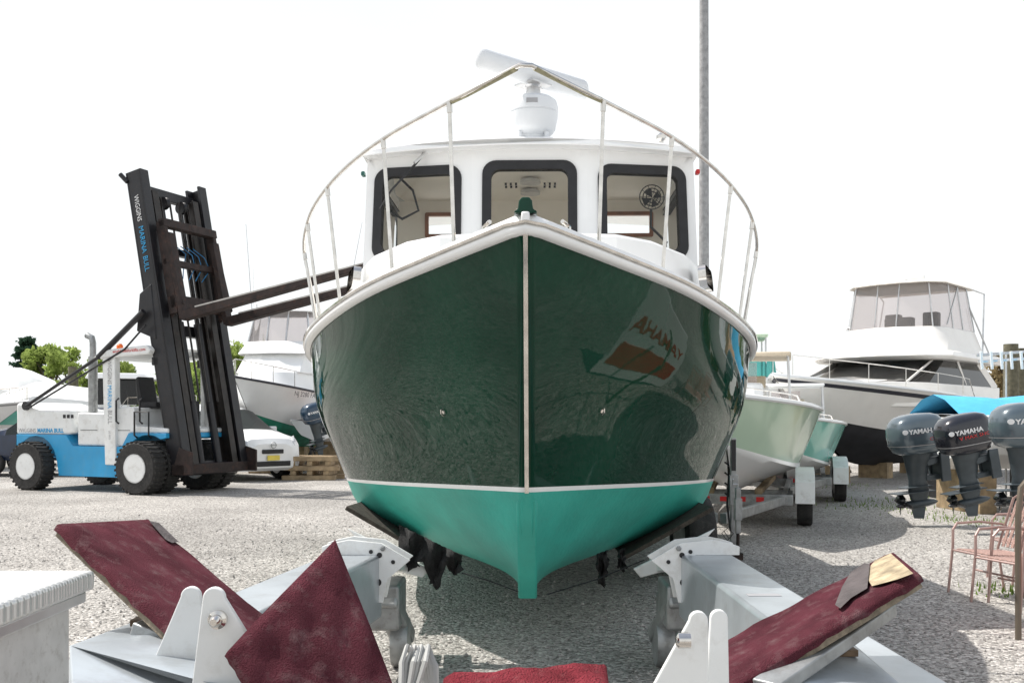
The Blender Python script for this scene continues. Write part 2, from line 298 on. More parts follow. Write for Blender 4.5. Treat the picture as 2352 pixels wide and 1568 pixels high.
nr=[]
for i in range(71):
    t=sh[min(i+1,70)]-sh[max(i-1,0)]; n=np.array([-t[1],t[0]]); n/=np.linalg.norm(n); nr.append(n)
nr[0]=np.array([-.72,.69])
def sweep(prof,closed=True):
    mb=MB()
    for s in (-1,1):
        rows=[]
        for i in range(71):
            r=[]
            for o,z in prof:
                b_=sh[i][1]+nr[i][1]*o; s_=sh[i][0]+nr[i][0]*o
                if i==0: b_=0.0; s_=sh[0][0]-o*1.2
                r.append((s*b_,s_,sh[i][2]+z))
            rows.append(r)
        mb.grid(rows,closed=closed)
    return mb
sweep([(0,-.02),(.03,-.016),(.045,-.004),(.048,.018),(.04,.032),(.0,.034)]).build('rub_rail',WHITE,boat,angle=60)
sweep([(.038,.030),(.056,.034),(.058,.046),(.042,.052),(.02,.05)]).build('rub_rail_insert',STEEL,boat,angle=60)
sweep([(.0,.03),(.018,.05),(.004,.088),(-.02,.10),(-.07,.10),(-.085,.08),(-.095,.02)]).build('gunwale',WHITE,boat,angle=50)
dk=MB(); rows=[]
for i in range(0,71): rows.append([(sh[i][1]*a*.97,sh[i][0]+.02,sh[i][2]+.02+.05*(1-a*a)) for a in (-1,-.6,-.2,.2,.6,1)])
dk.grid(rows).build('deck',WHITE,boat)
half=[(0,1.72),(.62,1.76),(.90,1.98),(1.22,2.5),(1.42,3.1),(1.46,3.7)]
def ringplan(sc,z,ins): 
    h_=[(x*sc,s_+ins,z-(.04*(x/1.43)**2 if ins else 0)) for x,s_ in half]; return [(-x,s_,z_) for x,s_,z_ in h_[::-1]]+h_[1:]
tk=MB(); r0=ringplan(1.03,2.1,0); r1=ringplan(1.0,2.88,.02); r2=ringplan(.985,2.905,.05); r3=[(p[0]*.6,max(p[1],2.5),2.92) for p in r2]
tk.grid([r0,r1,r2,r3]); tk.add(r3,[tuple(range(len(r3)))]); tk.build('trunk_cabin',WHITE,boat,angle=22)
for s in (-1,1):
    f=MB(); Q=[(s*1.30,2.52,2.62),(s*1.435,2.98,2.62),(s*1.415,2.98,2.80),(s*1.28,2.52,2.80)] 
    if s>0: Q=[Q[1],Q[0],Q[3],Q[2]]
    Q=[Vector(p)+Vector((s*.035,-.01,0)) for p in Q]
    B,n=frame_ring(f,Q,(0.02,.98,.05,.95),.06,.02,.02,.04); o=f.build('portlight',STEEL,boat); g=MB(); pane(g,B,n,0); g.build('pane',DGLASS,o)
def panels():
    zb,zt=2.85,3.93
    ctr=[(-.50,3.27,zb),(.50,3.27,zb),(.50,3.40,zt),(-.50,3.40,zt)]
    lf=[(-1.46,3.47,zb),(-.50,3.27,zb),(-.50,3.40,zt),(-1.43,3.56,zt)]
    rt=[(.50,3.27,zb),(1.46,3.47,zb),(1.43,3.56,zt),(.50,3.40,zt)]
    ls=[(-1.46,6.2,zb),(-1.46,3.47,zb),(-1.43,3.56,zt),(-1.43,6.2,zt)]
    rs=[(1.46,3.47,zb),(1.46,6.2,zb),(1.43,6.2,zt),(1.43,3.56,zt)]
    return ctr,lf,rt,ls,rs
ctr,lf,rt,ls,rs=panels(); ph=MB()
WN=[(ctr,(.095,.905,.1,.90)),(lf,(.085,.905,.12,.875)),(rt,(.095,.915,.12,.875)),(ls,(.2,.95,.08,.87)),(rs,(.05,.8,.08,.87))]
for Q,h in WN: wall_ring(ph,Q,h,.12)
ph.bx(-1.46,-1.42,3.5,6.2,2.1,2.87); ph.bx(1.42,1.46,3.5,6.2,2.1,2.87)
ph.build('pilothouse',WHITE,boat,angle=40)
for i,(Q,h) in enumerate(WN):
    f=MB(); B,n=frame_ring(f,Q,h,.12,.075 if i<3 else .05,.018,.05); o=f.build('window_frame',BLACK,boat,angle=40); g=MB(); pane(g,B,n,-.01); g.build('pane',GLASS,o)
bk=MB(); zb,zt=2.2,3.93
for (x0,x1) in ((-1.41,0),(0,1.41)):
    Q=[(x0,5.3,zb),(x1,5.3,zb),(x1,5.3,zt),(x0,5.3,zt)]; hl=(.21,.50,.76,.91) if x0<0 else (.54,.91,.76,.91)
    wall_ring(bk,Q,hl,.02); f=MB(); frame_ring(f,Q,hl,.02,.035,.02,.03); f.build('cabin_window_frame',WOOD,boat)
bk.build('bulkhead',CREAM,boat)
MB().bx(-1.41,1.41,3.6,5.3,3.90,3.92).build('headliner',CREAM,boat); MB().bx(-1.4,1.4,3.6,5.3,2.75,2.8).build('cabin_floor',CREAM,boat)
MB().bx(-1.3,1.3,3.6,4.0,2.81,2.95).build('dashboard',CREAM,boat,.02)
for yy in (4.3,4.75): MB().lathe([(.06,0),(.1,-.02),(.1,-.05),(.05,-.06)],20,Matrix.Translation((0,yy,3.895))).build('ceiling_light',ALU,boat)
for sx in (-1,1):
    sw=MB()
    for ix in range(3):
        for iy in range(2): sw.bx(sx*(.14+ix*.05)-.010,sx*(.14+ix*.05)+.010,4.5+iy*.12,4.52+iy*.12,3.88,3.90)
    sw.build('ceiling_switches',BLACK,boat)
MF=Matrix.Translation((1.1,3.85,3.60))@Matrix.Rotation(math.radians(90),4,'X'); fn=MB()
for rr in (.11,.08,.05): fn.tube([MF@Vector((rr*math.cos(a),rr*math.sin(a),.04)) for a in [2*math.pi*j/24 for j in range(25)]],.005,5)
for j in range(10):
    a=2*math.pi*j/10; fn.tube([MF@Vector((.02*math.cos(a),.02*math.sin(a),.05)),MF@Vector((.11*math.cos(a),.11*math.sin(a),.04))],.003,4)
for j in range(4):
    a=2*math.pi*j/4; fn.add([MF@Vector((0.01,0,0)),MF@Vector((.09*math.cos(a),.09*math.sin(a),.01)),MF@Vector((.09*math.cos(a+.9),.09*math.sin(a+.9),-.02))],[(0,1,2)])
fn.tube([(1.1,3.87,3.5),(1.1,3.9,3.35),(1.25,3.9,3.2)],.012); fn.build('cabin_fan',BLACK,boat)
MB().tube([(-1.2,3.75,3.8),(-1.05,3.72,3.65),(-1.0,3.72,3.47),(-1.15,3.74,3.40),(-1.3,3.76,3.5)],.012,6).build('cabin_cable',BLACK,boat)
rf=MB(); rows=[]
for s_,w_,dz in ((3.22,1.42,-.004),(3.24,1.455,0),(3.6,1.465,.01),(5,1.465,.02),(6.6,1.465,0)):
    xs=[-1+2*i/16 for i in range(17)]; cv_=(.16*1 if s_<3.5 else 0); bot=[(x*w_,s_+cv_*x*x,3.875+dz+.05*(1-x*x)) for x in xs]; top=[(x*w_*.99,s_+cv_*x*x+.02,3.945+dz+.05*(1-x*x)-(.02 if abs(x)>.99 else 0)) for x in xs[::-1]]
    rows.append(bot+top)
rf.grid(rows,closed=True,caps=True); roof=rf.build('roof',WHITE,boat,.018,angle=30,seg=3)
MB().lathe([(.52,0),(.5,.05),(.44,.08),(0,.09)],28,Matrix.Translation((.05,4.1,4.00))@Matrix.Diagonal((1,.6,1,1))).build('roof_hatch',WHITE,roof)
MB().lathe([(.02,0),(.02,.05),(.045,.07),(.045,.1),(.02,.12)],14,Matrix.Translation((1.14,3.45,3.95))).build('search_light',STEEL,roof)
MB().bx(-1.50,-1.465,3.6,3.68,3.76,3.80).build('navigation_light',mat('green_lens',(.02,.12,.1),.2),boat,.01); MB().bx(1.465,1.50,3.6,3.68,3.76,3.80).build('navigation_light',RED,boat,.01)
M=Matrix.Translation((.03,3.8,3.99)); rd=MB()
rd.lathe([(.20,0),(.20,.09),(.20,.10),(.13,.115),(.13,.15),(.18,.19),(.2,.22),(.222,.33),(.224,.35),(.216,.355),(.216,.365),(.226,.37),(.224,.42),(.21,.47),(.17,.50),(.12,.51)],36,M)
for a in range(4): rd.lathe([(.02,.1),(.02,.17)],10,M@Matrix.Translation((.17*math.cos(a*1.57+.78),.17*math.sin(a*1.57+.78),0)))
RW=mat('radar_white',(.74,.76,.78),.4,0,.03,2)
radar=rd.build('radar',RW,boat,angle=30)
MB().bx(-.03,.07,3.8-.2265,3.8-.21,4.39,4.43).build('radar_label',LGREY,radar)
nk=MB(); nk.lathe([(.10,.50),(.07,.53),(.06,.60),(.09,.63)],24,M); nk.lathe([(.17,.615),(.17,.63)],4,M); nk.build('radar_neck',ALU,radar)
ba=MB(); a=math.atan2(.81,.93)+BR; c_=Vector((.03,3.8,4.70)); dx=Vector((math.cos(a),math.sin(a),0)); dn=Vector((-math.sin(a),math.cos(a),0)); rows=[]
for t in [-1,-.985,-.95,-.9,.9,.95,.985,1]:
    e_=1 if abs(t)<=.9 else math.sqrt(max(0,1-((abs(t)-.9)/.1)**2))*.75+.25
    rows.append([c_+dx*(t*.67)+dn*(.08*math.cos(q)*e_*(1 if math.cos(q)<0 else .7))+Vector((0,0,.095*math.sin(q)*e_*(1-.25*math.cos(q)))) for q in [2*math.pi*j/16 for j in range(16)]])
ba.grid(rows,closed=True,caps=True); ba.build('radar_antenna',RW,radar,angle=50)
tops=[(0,.06,3.465),(.435,.42,3.39),(.885,.9,3.32),(1.40,1.7,3.21),(1.70,2.4,3.10),(1.84,2.9,2.96),(1.87,3.25,2.75),(1.80,3.4,2.2)]
right=curve(tops[1:],[i/30 for i in range(31)])
path=[(-p[0],p[1],p[2]) for p in right[::-1]]+[(-.03,.07,3.47),(.03,.07,3.47)]+[tuple(p) for p in right]
rl=MB(); rl.tube(path,.0135,10); rail=rl.build('bow_rail',STEEL,boat,angle=60)
TAPE=mat('weathered_tape',(.3,.28,.18),.6,.3,.3,30)
for s in (-1,1): MB().tube([(s*.42,.41,3.392),(s*.33,.34,3.408),(s*.05,.09,3.463)],.016,10).build('rail_wrap',TAPE,rail)
bases=[(.41,.44,2.60),(.83,.92,2.52),(1.30,1.68,2.40),(1.58,2.35,2.32),(1.70,2.8,2.26)]
for s in (-1,1):
    for (x,y,z),tpp in zip(bases,[tops[1],tops[2],tops[3],tops[4],tops[5]]):
        m_=MB(); T=(s*tpp[0],tpp[1],tpp[2]); m_.tube([(s*x,y,z-.03),T],.0115,10); m_.lathe([(.03,0),(.03,.012),(.018,.03)],12,Matrix.Translation((s*x,y,z-.03)))
        dd=(Vector(T)-Vector((s*x,y,z))).normalized(); m_.tube([Vector(T)-dd*.06,Vector(T)],.0165,10); m_.build('stanchion',STEEL,boat,angle=60)
ck=MB(); ck.prism([(x,-.03,2.67+z) for x,z in [(-.062,0),(-.055,.012),(-.04,.02),(-.034,.065),(-.02,.082),(.02,.082),(.034,.065),(.04,.02),(.055,.012),(.062,0)]],(0,.3,.02)); ck.build('bow_chock',GREEN,boat,.008)
bt=MB(); bt.bx(-.022,.022,-.05,.02,2.62,2.675); bt.build('stem_cap',WHITE,boat,.01)
for s in (-1,1):
    c=MB(); 
    for yy in (.36,.48): c.tube([(s*.24,yy,2.60),(s*.24,yy,2.67)],.011,8)
    c.tube([(s*.20,.3,2.69),(s*.24,.38,2.675),(s*.24,.46,2.675),(s*.22,.56,2.69)],.012,8); c.build('cleat',STEEL,boat)
def hull_at(px,py):
    best=None
    for i,r in enumerate(toprows[:45]):
        for j,p in enumerate(r):
            for s in (-1,1):
                X=.0705+s*p[1]+BR*p[0]; Y=5.2+p[0]-BR*s*p[1]; x_=CX+F*X/Y; y_=HY-F*(p[2]-H)/Y; d_=(x_-px)**2+(y_-py)**2
                if best is None or d_<best[0]: best=(d_,Vector((s*p[1],p[0],p[2])),s,i,j)
    _,p,s,i,j=best; i=min(max(i,1),NU-1); j=min(max(j,2),len(tt)-2)
    a=Vector(xyz(toprows[i+1][j],s))-Vector(xyz(toprows[i-1][j],s)); b=Vector(xyz(toprows[i][j+1],s))-Vector(xyz(toprows[i][j-1],s)); n=a.cross(b).normalized()
    if n.y>0: n=-n
    return p,n
for px,py in ((1028,938),(1390,937)):
    p,n=hull_at(px,py); u=(Vector((0,0,1))-n*n.z).normalized(); m_=MB()
    m_.tube([p+u*.022-n*.01,p+u*.02+n*.014,p+n*.022,p-u*.02+n*.014,p-u*.022-n*.01],.005,8); m_.lathe([(.014,-.01),(.012,.005)],12,Matrix.Translation(p)@n.to_track_quat('Z','Y').to_matrix().to_4x4()); m_.build('tow_eye',STEEL,boat)
MB().tube([(-.92,3.42,3.90),(-.98,3.36,3.80),(-1.2,3.38,3.57),(-1.3,3.4,3.42)],[.014,.011,.009,.006],6).build('windscreen_wiper',BLACK,boat)
MB().tube([(-.90,3.40,3.905),(-.99,3.34,3.80)],.014,6).build('wiper_motor',ALU,boat)
# dealer banner standing right of the boat, outside the frame (mirrored in the hull)
p,n=hull_at(1500,965); pw=Vector((.0705+p.x+BR*p.y,5.2+p.y-BR*p.x,p.z)); v=(pw-CAMP).normalized(); rr_=v-2*v.dot(n)*n; rr_.normalize()
BX=4.3; t_=(BX-pw.x)/max(rr_.x,.15); hit=pw+rr_*t_
by=min(max(hit.y,2.0),7.2)
bn=thing('banner','white dealer banner with red lettering standing right of the boat','banner',(BX,by,0),-math.pi/2)
MB().bx(-.6,.6,-.02,.02,.05,1.35).build('panel',WMAT,bn,.005); text('YAMAHA',.26,RED,bn,(0,-.022,.85),(1,0,0),(0,0,1),cen=True,bold=.008); MB().bx(-.5,.5,-.03,-.021,.25,.65).build('red_block',RED,bn)
for x in (-.55,.55): MB().bx(x-.02,x+.02,.02,.06,0,1.3).build('post',ALU,bn)
# ================================================================= TRAILER
tr=thing('boat_trailer','silver hydraulic boat trailer with maroon carpeted bunk boards carrying the green boat','trailer',(0,0,0))
def tbeam(a,b,w_,z0,z1,name='side_beam'):
    m_=MB(); d_=(Vector(b)-Vector(a)).normalized(); r_=Vector((d_.y,-d_.x,0))*w_/2; c=[]
    for z in (z0,z1): c+=[Vector((a[0],a[1],z))-r_,Vector((a[0],a[1],z))+r_,Vector((b[0],b[1],z))+r_,Vector((b[0],b[1],z))-r_]
    m_.hexa(c); return m_.build(name,BEAM,tr,.02)
tbeam((-1.42,2.7,0),(-.93,5.95,0),.32,.42,.80)
tbeam((1.19,2.2,0),(1.15,5.95,0),.31,.42,.80)
MB().bx(1.07,1.22,4.50,4.56,.8005,.802).build('data_plate',LGREY,tr)
def bracket(s,X0,Y0):
    pts=[(-.06,.85),(-.06,.80),(.20,.80),(.21,.52),(.30,.52),(.33,.66),(.46,.77),(.29,.87),(.10,.89),(0,.87)]
    for yy in (-.06,.12):
        m_=MB(); m_.prism([(X0-s*(x-.13),Y0+yy,z) for x,z in pts],(0,.02,0)); br=m_.build('bracket_plate',WSTEEL,tr,.003)
        for (x,z,r_) in ((.28,.80,.016),(.23,.82,.012),(.27,.64,.022),(.36,.76,.012),(.25,.57,.015)):
            MB().lathe([(r_,0),(r_,.004)],14,Matrix.Translation((X0-s*(x-.13),Y0+yy-.001,z))@Matrix.Rotation(math.pi/2,4,'X')).build('bolt_hole',BLACK,br)
    for (x,z) in ((.235,.72),(.26,.69),(.3,.84)): MB().lathe([(.016,0),(.016,.02),(.01,.025)],6,Matrix.Translation((X0-s*(x-.13),Y0-.055,z))@Matrix.Rotation(math.pi/2,4,'X')).build('bolt',GALV,tr)
bracket(-1,-.93,5.92); bracket(1,1.15,5.92)
for s,X0 in ((-1,-.80),(1,1.06)):
    m_=MB(); m_.bx(X0-.11,X0+.11,6.1,6.5,.30,.58); m_.bx(X0-.07,X0+.07,6.45,6.85,.25,.42); m_.beam((X0-s*.02,6.1,.5),(X0-s*.08,6.6,.16),.16,.10); m_.build('support_leg',GALV,tr,.02)
    m_=MB(); m_.lathe([(.08,-.06),(.15,-.055),(.16,-.03),(.16,.03),(.15,.055),(.08,.06)],24,Matrix.Translation((X0-s*.08,6.45,.16))@Matrix.Rotation(math.pi/2,4,'Y')); m_.build('caster_wheel',GALV,tr)
    m_=MB(); m_.beam((X0-s*.0,6.0,.76),(X0-s*.05,6.9,.60),.12,.12); m_.build('cradle_beam',WSTEEL,tr,.008)
    m_=MB(); m_.prism([(X0+s*.30-s*x,6.65,z) for x,z in ((0,.87),(.55,.60),(.5,.54),(.28,.6),(.1,.76))],(0,.03,0)); m_.build('cradle_arm',WSTEEL,tr,.008)
OB=mat('old_bunk',(.06,.05,.04),.9,0,.4,20,.6,80)
def bunk(s,b0,z0,b1,z1,y0,y1):
    ang=-BR
    def wv(x,y,z): return Vector((.0705+x*math.cos(ang)+ -y*math.sin(ang),5.2+x*math.sin(ang)+y*math.cos(ang),z))
    n=Vector((s*(z0-z1),0,-(abs(b0-b1)))).normalized()
    a=[wv(s*b0,y0,z0),wv(s*b1,y0,z1),wv(s*b1,y1,z1-.09),wv(s*b0,y1,z0-.09)]
    m_=MB(); m_.hexa([p+n*.045 for p in a]+[p+n*.012 for p in a]); return m_.build('hull_bunk',OB,tr,.005)
bunk(-1,1.38,.95,.86,.65,2.35,5.5); bunk(1,1.38,.95,.70,.57,2.35,5.5)
def rag(name,px0,px1,top,bots,Y):
    m_=MB(); n=len(bots)*4; rows=[]
    for j in range(6):
        r=[]
        for i in range(n+1):
            u=i/n; k_=min(int(u*(len(bots)-1)),len(bots)-2); f_=u*(len(bots)-1)-k_; bt_=bots[k_]*(1-f_)+bots[k_+1]*f_+random.uniform(-7,7)
            tpv=top[0]*(1-u)+top[1]*u; y_=tpv+(bt_-tpv)*j/5; x_=px0+(px1-px0)*u+random.uniform(-1,1)*(3+j); r.append(P(x_,y_,Y+.05*math.sin(u*19+j)))
        rows.append(r)
    m_.grid(rows); o=m_.build(name,RAG,tr,angle=80); md=o.modifiers.new('s','SOLIDIFY'); md.thickness=.004; return o
rag('torn_cloth',918,1060,(1205,1275),[1265,1310,1300,1290,1345,1350,1300,1320,1310],6.6)
rag('torn_cloth',1372,1395,(1272,1262),[1300,1345,1340,1300],6.7); rag('torn_cloth',1422,1436,(1262,1258),[1300,1312,1300],6.7)
MB().tube([P(1060,1315,6.5),P(1120,1332,6.5),P(1190,1358,6.4)],.005,6).build('tie_wire',BLACK,tr); MB().tube([P(1255,1365,6.5),P(1370,1330,6.6),P(1480,1285,6.5)],.005,6).build('tie_wire',BLACK,tr)
def board(c,name,carp=CARPET,th=.045,label=None):
    c=[Vector(p) for p in c]; n=(c[1]-c[0]).cross(c[3]-c[0]).normalized()
    if n.z<0: n=-n
    d_=c[2]-CAMP; c[2]=CAMP+d_*((c[0]-CAMP).dot(n)/d_.dot(n))
    m_=MB(); cen=sum(c,Vector())/4; ins=[p+(cen-p)*.015 for p in c]
    m_.hexa([p-n*th for p in ins]+[p-n*.006 for p in ins]); o=m_.build(name,PLY,tr,.003)
    if label: o['label']=label
    K=20; rows=[];
    for i in range(K+1):
        r=[]
        for j in range(K+1):
            p=q4(c,i/K,j/K); e_=min(i,j,K-i,K-j); r.append(p+n*((.004+random.uniform(0,.003)+.004*math.sin(i*.9)*math.sin(j*.7)) if e_>0 else -.004))
        rows.append(r)
    m_=MB(); m_.grid(rows)
    loop=[rows[i][0] for i in range(K+1)]+[rows[K][j] for j in range(1,K+1)]+[rows[i][K] for i in range(K-1,-1,-1)]+[rows[0][j] for j in range(K-1,0,-1)]
    out=[p+(p-cen).normalized()*.006-n*.006 for p in loop]; low=[p-n*random.uniform(.012,.024) for p in out]
    m_.grid([loop,out,low],closed=True); m_.build('carpet',carp,o,angle=60); return o,n,c[0]
A,n1,p1=board([P(138,1200,3.15),P(342,1190,3.75),P(700,1490,3.35),P(455,1500,2.75)],'bunk_board',label='wide maroon carpeted board tilting down to the right')
MB().add([onpl(x,y,p1+n1*.013,n1) for x,y in ((342,1195),(365,1200),(410,1243),(395,1246),(380,1238))],[(0,1,2,3,4)]).build('felt_patch',GRAG,A)
board([P(772,1238,2.55),P(530,1492,2.25),P(640,1680,2.05),P(930,1640,2.35)],'bunk_board',label='pointed maroon carpeted board end standing up steeply')
board([P(1025,1548,1.9),P(1388,1520,1.95),P(1400,1640,1.75),P(1010,1660,1.72)],'bunk_board',RCARPET,label='bright red carpeted pad at the bottom of the view')
D_,n4,p4=board([P(2050,1266,3.45),P(1650,1478,3.35),P(1655,1590,2.75),P(2108,1316,3.0)],'bunk_board',label='maroon carpeted board on the right with bare frayed plywood end')
MB().add([onpl(x,y,p4+n4*.015,n4) for x,y in ((2046,1270),(2010,1286),(1998,1300),(1990,1325),(2003,1345),(2030,1338),(2060,1330),(2098,1316))],[tuple(range(8))]).build('bare_plywood',PLYT,D_)
MB().add([onpl(x,y,p4+n4*.02,n4) for x,y in ((1955,1312),(1985,1292),(1998,1294),(1992,1350),(1955,1372),(1930,1396),(1918,1388),(1935,1345))],[tuple(range(8))]).build('felt_patch',GRAG,D_)
def lug(px,py,Y,r,lft,rgt,down,th=.02,name='pivot_lug'):
    c=P(px,py,Y); pts=[]
    for i in range(13):
        a=math.pi*i/12; pts.append(c+Vector((r*math.cos(a),0,r*math.sin(a))))
    pts+= [c+Vector((lft,0,-down)),c+Vector((rgt,0,-down))]
    m_=MB(); m_.prism(pts,(0,th,0)); o=m_.build(name,WSTEEL,tr,.003); return c,o
lug(437,1370,2.6,.026,-.29,.12,.62); lug(490,1374,2.35,.026,-.10,.40,.60)
c=P(500,1422,2.33); m_=MB(); m_.lathe([(.022,-.012),(.022,0),(.014,.004),(.014,.02),(.008,.03)],20,Matrix.Translation(c+Vector((0,-.005,0)))@Matrix.Rotation(math.pi/2,4,'X')); m_.build('pivot_bolt',STEEL,tr)
lug(1605,1425,2.55,.024,-.30,.03,.5); lug(1652,1420,2.75,.024,-.05,.035,.5)
c=P(1585,1470,2.5); m_=MB(); m_.lathe([(.02,0),(.02,.03),(.012,.035)],12,Matrix.Translation(c)@Matrix.Rotation(-math.pi/2,4,'Y')); m_.build('pivot_bolt',STEEL,tr)
m_=MB(); m_.hexa([P(160,1600,2.2),P(650,1640,2.4),P(660,1640,3.0),P(140,1640,3.2)]+[P(155,1480,2.6),P(560,1580,2.3),P(470,1440,3.1),P(300,1428,3.5)]); m_.build('front_plate',BEAM,tr,.01)
m_=MB(); m_.hexa([P(1780,1660,2.7),P(2120,1660,2.7),P(2100,1660,3.0),P(1790,1640,3.2)]+[P(1800,1560,2.8),P(2100,1590,2.8),P(1960,1475,3.3),P(1860,1470,3.3)]); m_.build('front_plate',BEAM,tr,.01)
RB=mat('rusty_bolt',(.16,.11,.07),.6,.5,.4,30)
for px,py,Y in ((1918,1500,3.15),(352,1432,3.2)):
    m_=MB(); p=P(px,py,Y); m_.bx(p.x-.06,p.x+.06,p.y-.04,p.y+.04,p.z,p.z+.02); m_.tube([p,p+Vector((0,0,.12))],.018,10); m_.lathe([(.035,0),(.035,.025)],6,Matrix.Translation(p+Vector((0,0,.05)))); m_.build('adjuster_screw',RB,tr)
MB().beam(P(1760,1580,2.75),P(2030,1395,3.15),.09,.04).build('board_support',GALV,tr,.005); MB().beam(P(320,1440,2.95),P(470,1500,2.9),.09,.05).build('board_support',GALV,tr,.005)
tbx=thing('toolbox','ribbed aluminium toolbox with raised lid at the lower left corner','toolbox',(-1.12,1.88,0))
dia=bpy.data.materials.new('diamond_plate'); dia.use_nodes=True; nt=dia.node_tree; N=nt.nodes; L=nt.links; b=N['Principled BSDF']; b.inputs['Base Color'].default_value=(.66,.66,.64,1); b.inputs['Metallic'].default_value=.6; b.inputs['Roughness'].default_value=.38
tc=N.new('ShaderNodeTexCoord'); mp=N.new('ShaderNodeMapping'); mp.inputs['Scale'].default_value=(30,60,1); mp.inputs['Rotation'].default_value=(0,0,.8); ck_=N.new('ShaderNodeTexVoronoi'); ck_.inputs['Scale'].default_value=1.0; ck_.inputs['Randomness'].default_value=0
bp=N.new('ShaderNodeBump'); bp.inputs['Strength'].default_value=1; bp.inputs['Distance'].default_value=.008; bp.invert=True; L.new(tc.outputs['Object'],mp.inputs[0]); L.new(mp.outputs[0],ck_.inputs['Vector']); L.new(ck_.outputs['Distance'],bp.inputs['Height']); L.new(bp.outputs[0],b.inputs['Normal'])
MB().bx(-.26,.25,-.20,.20,1.245,1.285).build('lid',dia,tbx,.008); MB().bx(-.26,.21,-.17,.17,.80,1.245).build('body',mat('brushed_alu',(.58,.58,.57),.4,.4,.08,20,.1,90,grime=.4),tbx,.006)
MB().bx(-.26,.235,-.19,.19,1.22,1.243).build('rim',ALU,tbx,.003); MB().bx(-.02,.06,-.185,-.17,1.12,1.2).build('latch',STEEL,tbx,.004)
cbl=MB()
for i in range(7): cbl.tube([P(920+i*4,1620,1.9),P(922+i*9,1520,1.93+.01*(i%3)),P(935+i*8,1483+4*(i%2),1.95+.01*i),P(960+i*7,1530,1.98),P(985+i*3,1620,1.95)],.0055,6)
tag(cbl.build('cable_bundle',mat('grey_cable',(.4,.4,.38),.5)),'looped bundle of grey cable in front of the boat at the bottom edge','cable')
# ================================================================= wheel helper
def wheel(parent,c,R_,w_,axis='Y',rimm=WSTEEL,name='wheel',rr=.55,tread=0):
    M=Matrix.Translation(c)@Matrix.Rotation(math.pi/2,4,'X' if axis=='Y' else 'Y')
    t=MB(); t.lathe([(R_*rr,-w_/2),(R_*.93,-w_/2),(R_*.99,-w_*.4),(R_,-w_*.2),(R_,w_*.2),(R_*.99,w_*.4),(R_*.93,w_/2),(R_*rr,w_/2)],36,M)
    if tread:
        for j in range(tread):
            a=2*math.pi*j/tread
            for sg in (-1,1): t.add([M@Vector((R_*k*math.cos(a+da),R_*k*math.sin(a+da),z)) for k in (.97,1.03) for da,z in ((0,0),(.08,0),(.13,sg*w_*.48),(.04,sg*w_*.48))],[(0,3,2,1),(4,5,6,7),(0,1,5,4),(1,2,6,5),(2,3,7,6),(3,0,4,7)])
    ty=t.build(name,TYRE,parent,angle=40)
    r=MB(); q=w_/2
    for sg in (-1,1): r.lathe([(R_*rr,sg*q*1.02),(R_*rr*.93,sg*q*1.02),(R_*rr*.88,sg*q*.7),(R_*rr*.5,sg*q*.55),(R_*.2,sg*q*.6),(R_*.18,sg*q*.95),(R_*.1,sg*q*1.0),(0,sg*q)],30,M)
    for j in range(8):
        a=2*math.pi*j/8
        for sg in (-1,1): r.lathe([(R_*.03,0),(R_*.03,.03*sg)],6,M@Matrix.Translation((R_*.3*math.cos(a),R_*.3*math.sin(a),sg*q*.58)))
    r.build('rim',rimm,ty); return ty
# ================================================================= FORKLIFT
fk=thing('marine_forklift','blue and white marina forklift with tall black tilted mast and long forks raised','forklift',(-7.78,21.27,0),-math.radians(24))
for y in (-.2,.25,2.06,1.62): wheel(fk,(0,y,.56),.56,.37,tread=30)
for y in (-.1,1.95): wheel(fk,(-3.33,y,.54),.54,.36,tread=30)
def arch(cx,r,a0,a1,n=8): return [(cx+r*math.cos(math.radians(a0+(a1-a0)*i/n)),.56+r*math.sin(math.radians(a0+(a1-a0)*i/n))) for i in range(n+1)]
pr_=[(-3.95,1.25),(-3.95,.7)]+arch(-3.33,.66,170,10)+[(-2.62,.33),(-.75,.33)]+[(-.68,.56)]+arch(0,.7,165,60)[1:]+[(.5,1.2),(.5,1.3),(-.55,1.3),(-.75,1.0),(-2.2,1.0),(-2.4,1.25)]
MB().prism([(x,.0,z) for x,z in pr_],(0,1.85,0)).build('chassis',BLUE,fk,.02)
MB().prism([(x,.02,z) for x,z in [(-3.98,1.252),(-3.98,1.95),(-3.88,1.98),(-3.2,1.82),(-2.3,1.8),(-2.15,1.3),(-2.4,1.252)]],(0,1.8,0)).build('counterweight',WSTEEL,fk,.05)
MB().prism([(x,.05,z) for x,z in [(-2.1,1.01),(-2.1,1.75),(-1.3,1.72),(-1.2,1.01)]],(0,1.75,0)).build('engine_cover',WSTEEL,fk,.04)
MB().prism([(x,.05,z) for x,z in [(-.98,1.01),(-.98,1.85),(-.45,1.85),(-.40,1.45),(.5,1.40),(.5,1.302),(-.55,1.302),(-.75,1.01)]],(0,1.75,0)).build('cab_base',WSTEEL,fk,.03)
for x0,x1 in ((-2.0,-1.5),(-.9,-.55)): MB().bx(x0,x1,.042,.049,1.35,1.36).build('panel_gap',BLACK,fk)
for i in range(3): MB().bx(-2.5+i*.12,-2.42+i*.12,.012,.019,1.62,1.70).build('vent',BLACK,fk)
MB().prism([(x,-.03,z) for x,z in [(-1.20,.6),(-1.28,2.9),(-1.05,3.05),(-.92,3.0),(-.88,.6)]],(0,.16,0)).build('cab_post',WSTEEL,fk,.02)
MB().bx(-.12,0,1.75,1.9,1.3,2.9).build('rear_cab_post',WSTEEL,fk,.02); MB().beam((-1.0,1.85,1),(-1.0,1.85,2.95),.1,.1).build('rear_cab_post',WSTEEL,fk,.02)
MB().prism([(x,-.05,z) for x,z in [(-1.55,2.92),(-1.3,3.10),(.0,3.18),(.1,3.08),(.05,2.98),(-1.2,2.92)]],(0,1.95,0)).build('cab_roof',WSTEEL,fk,.03)
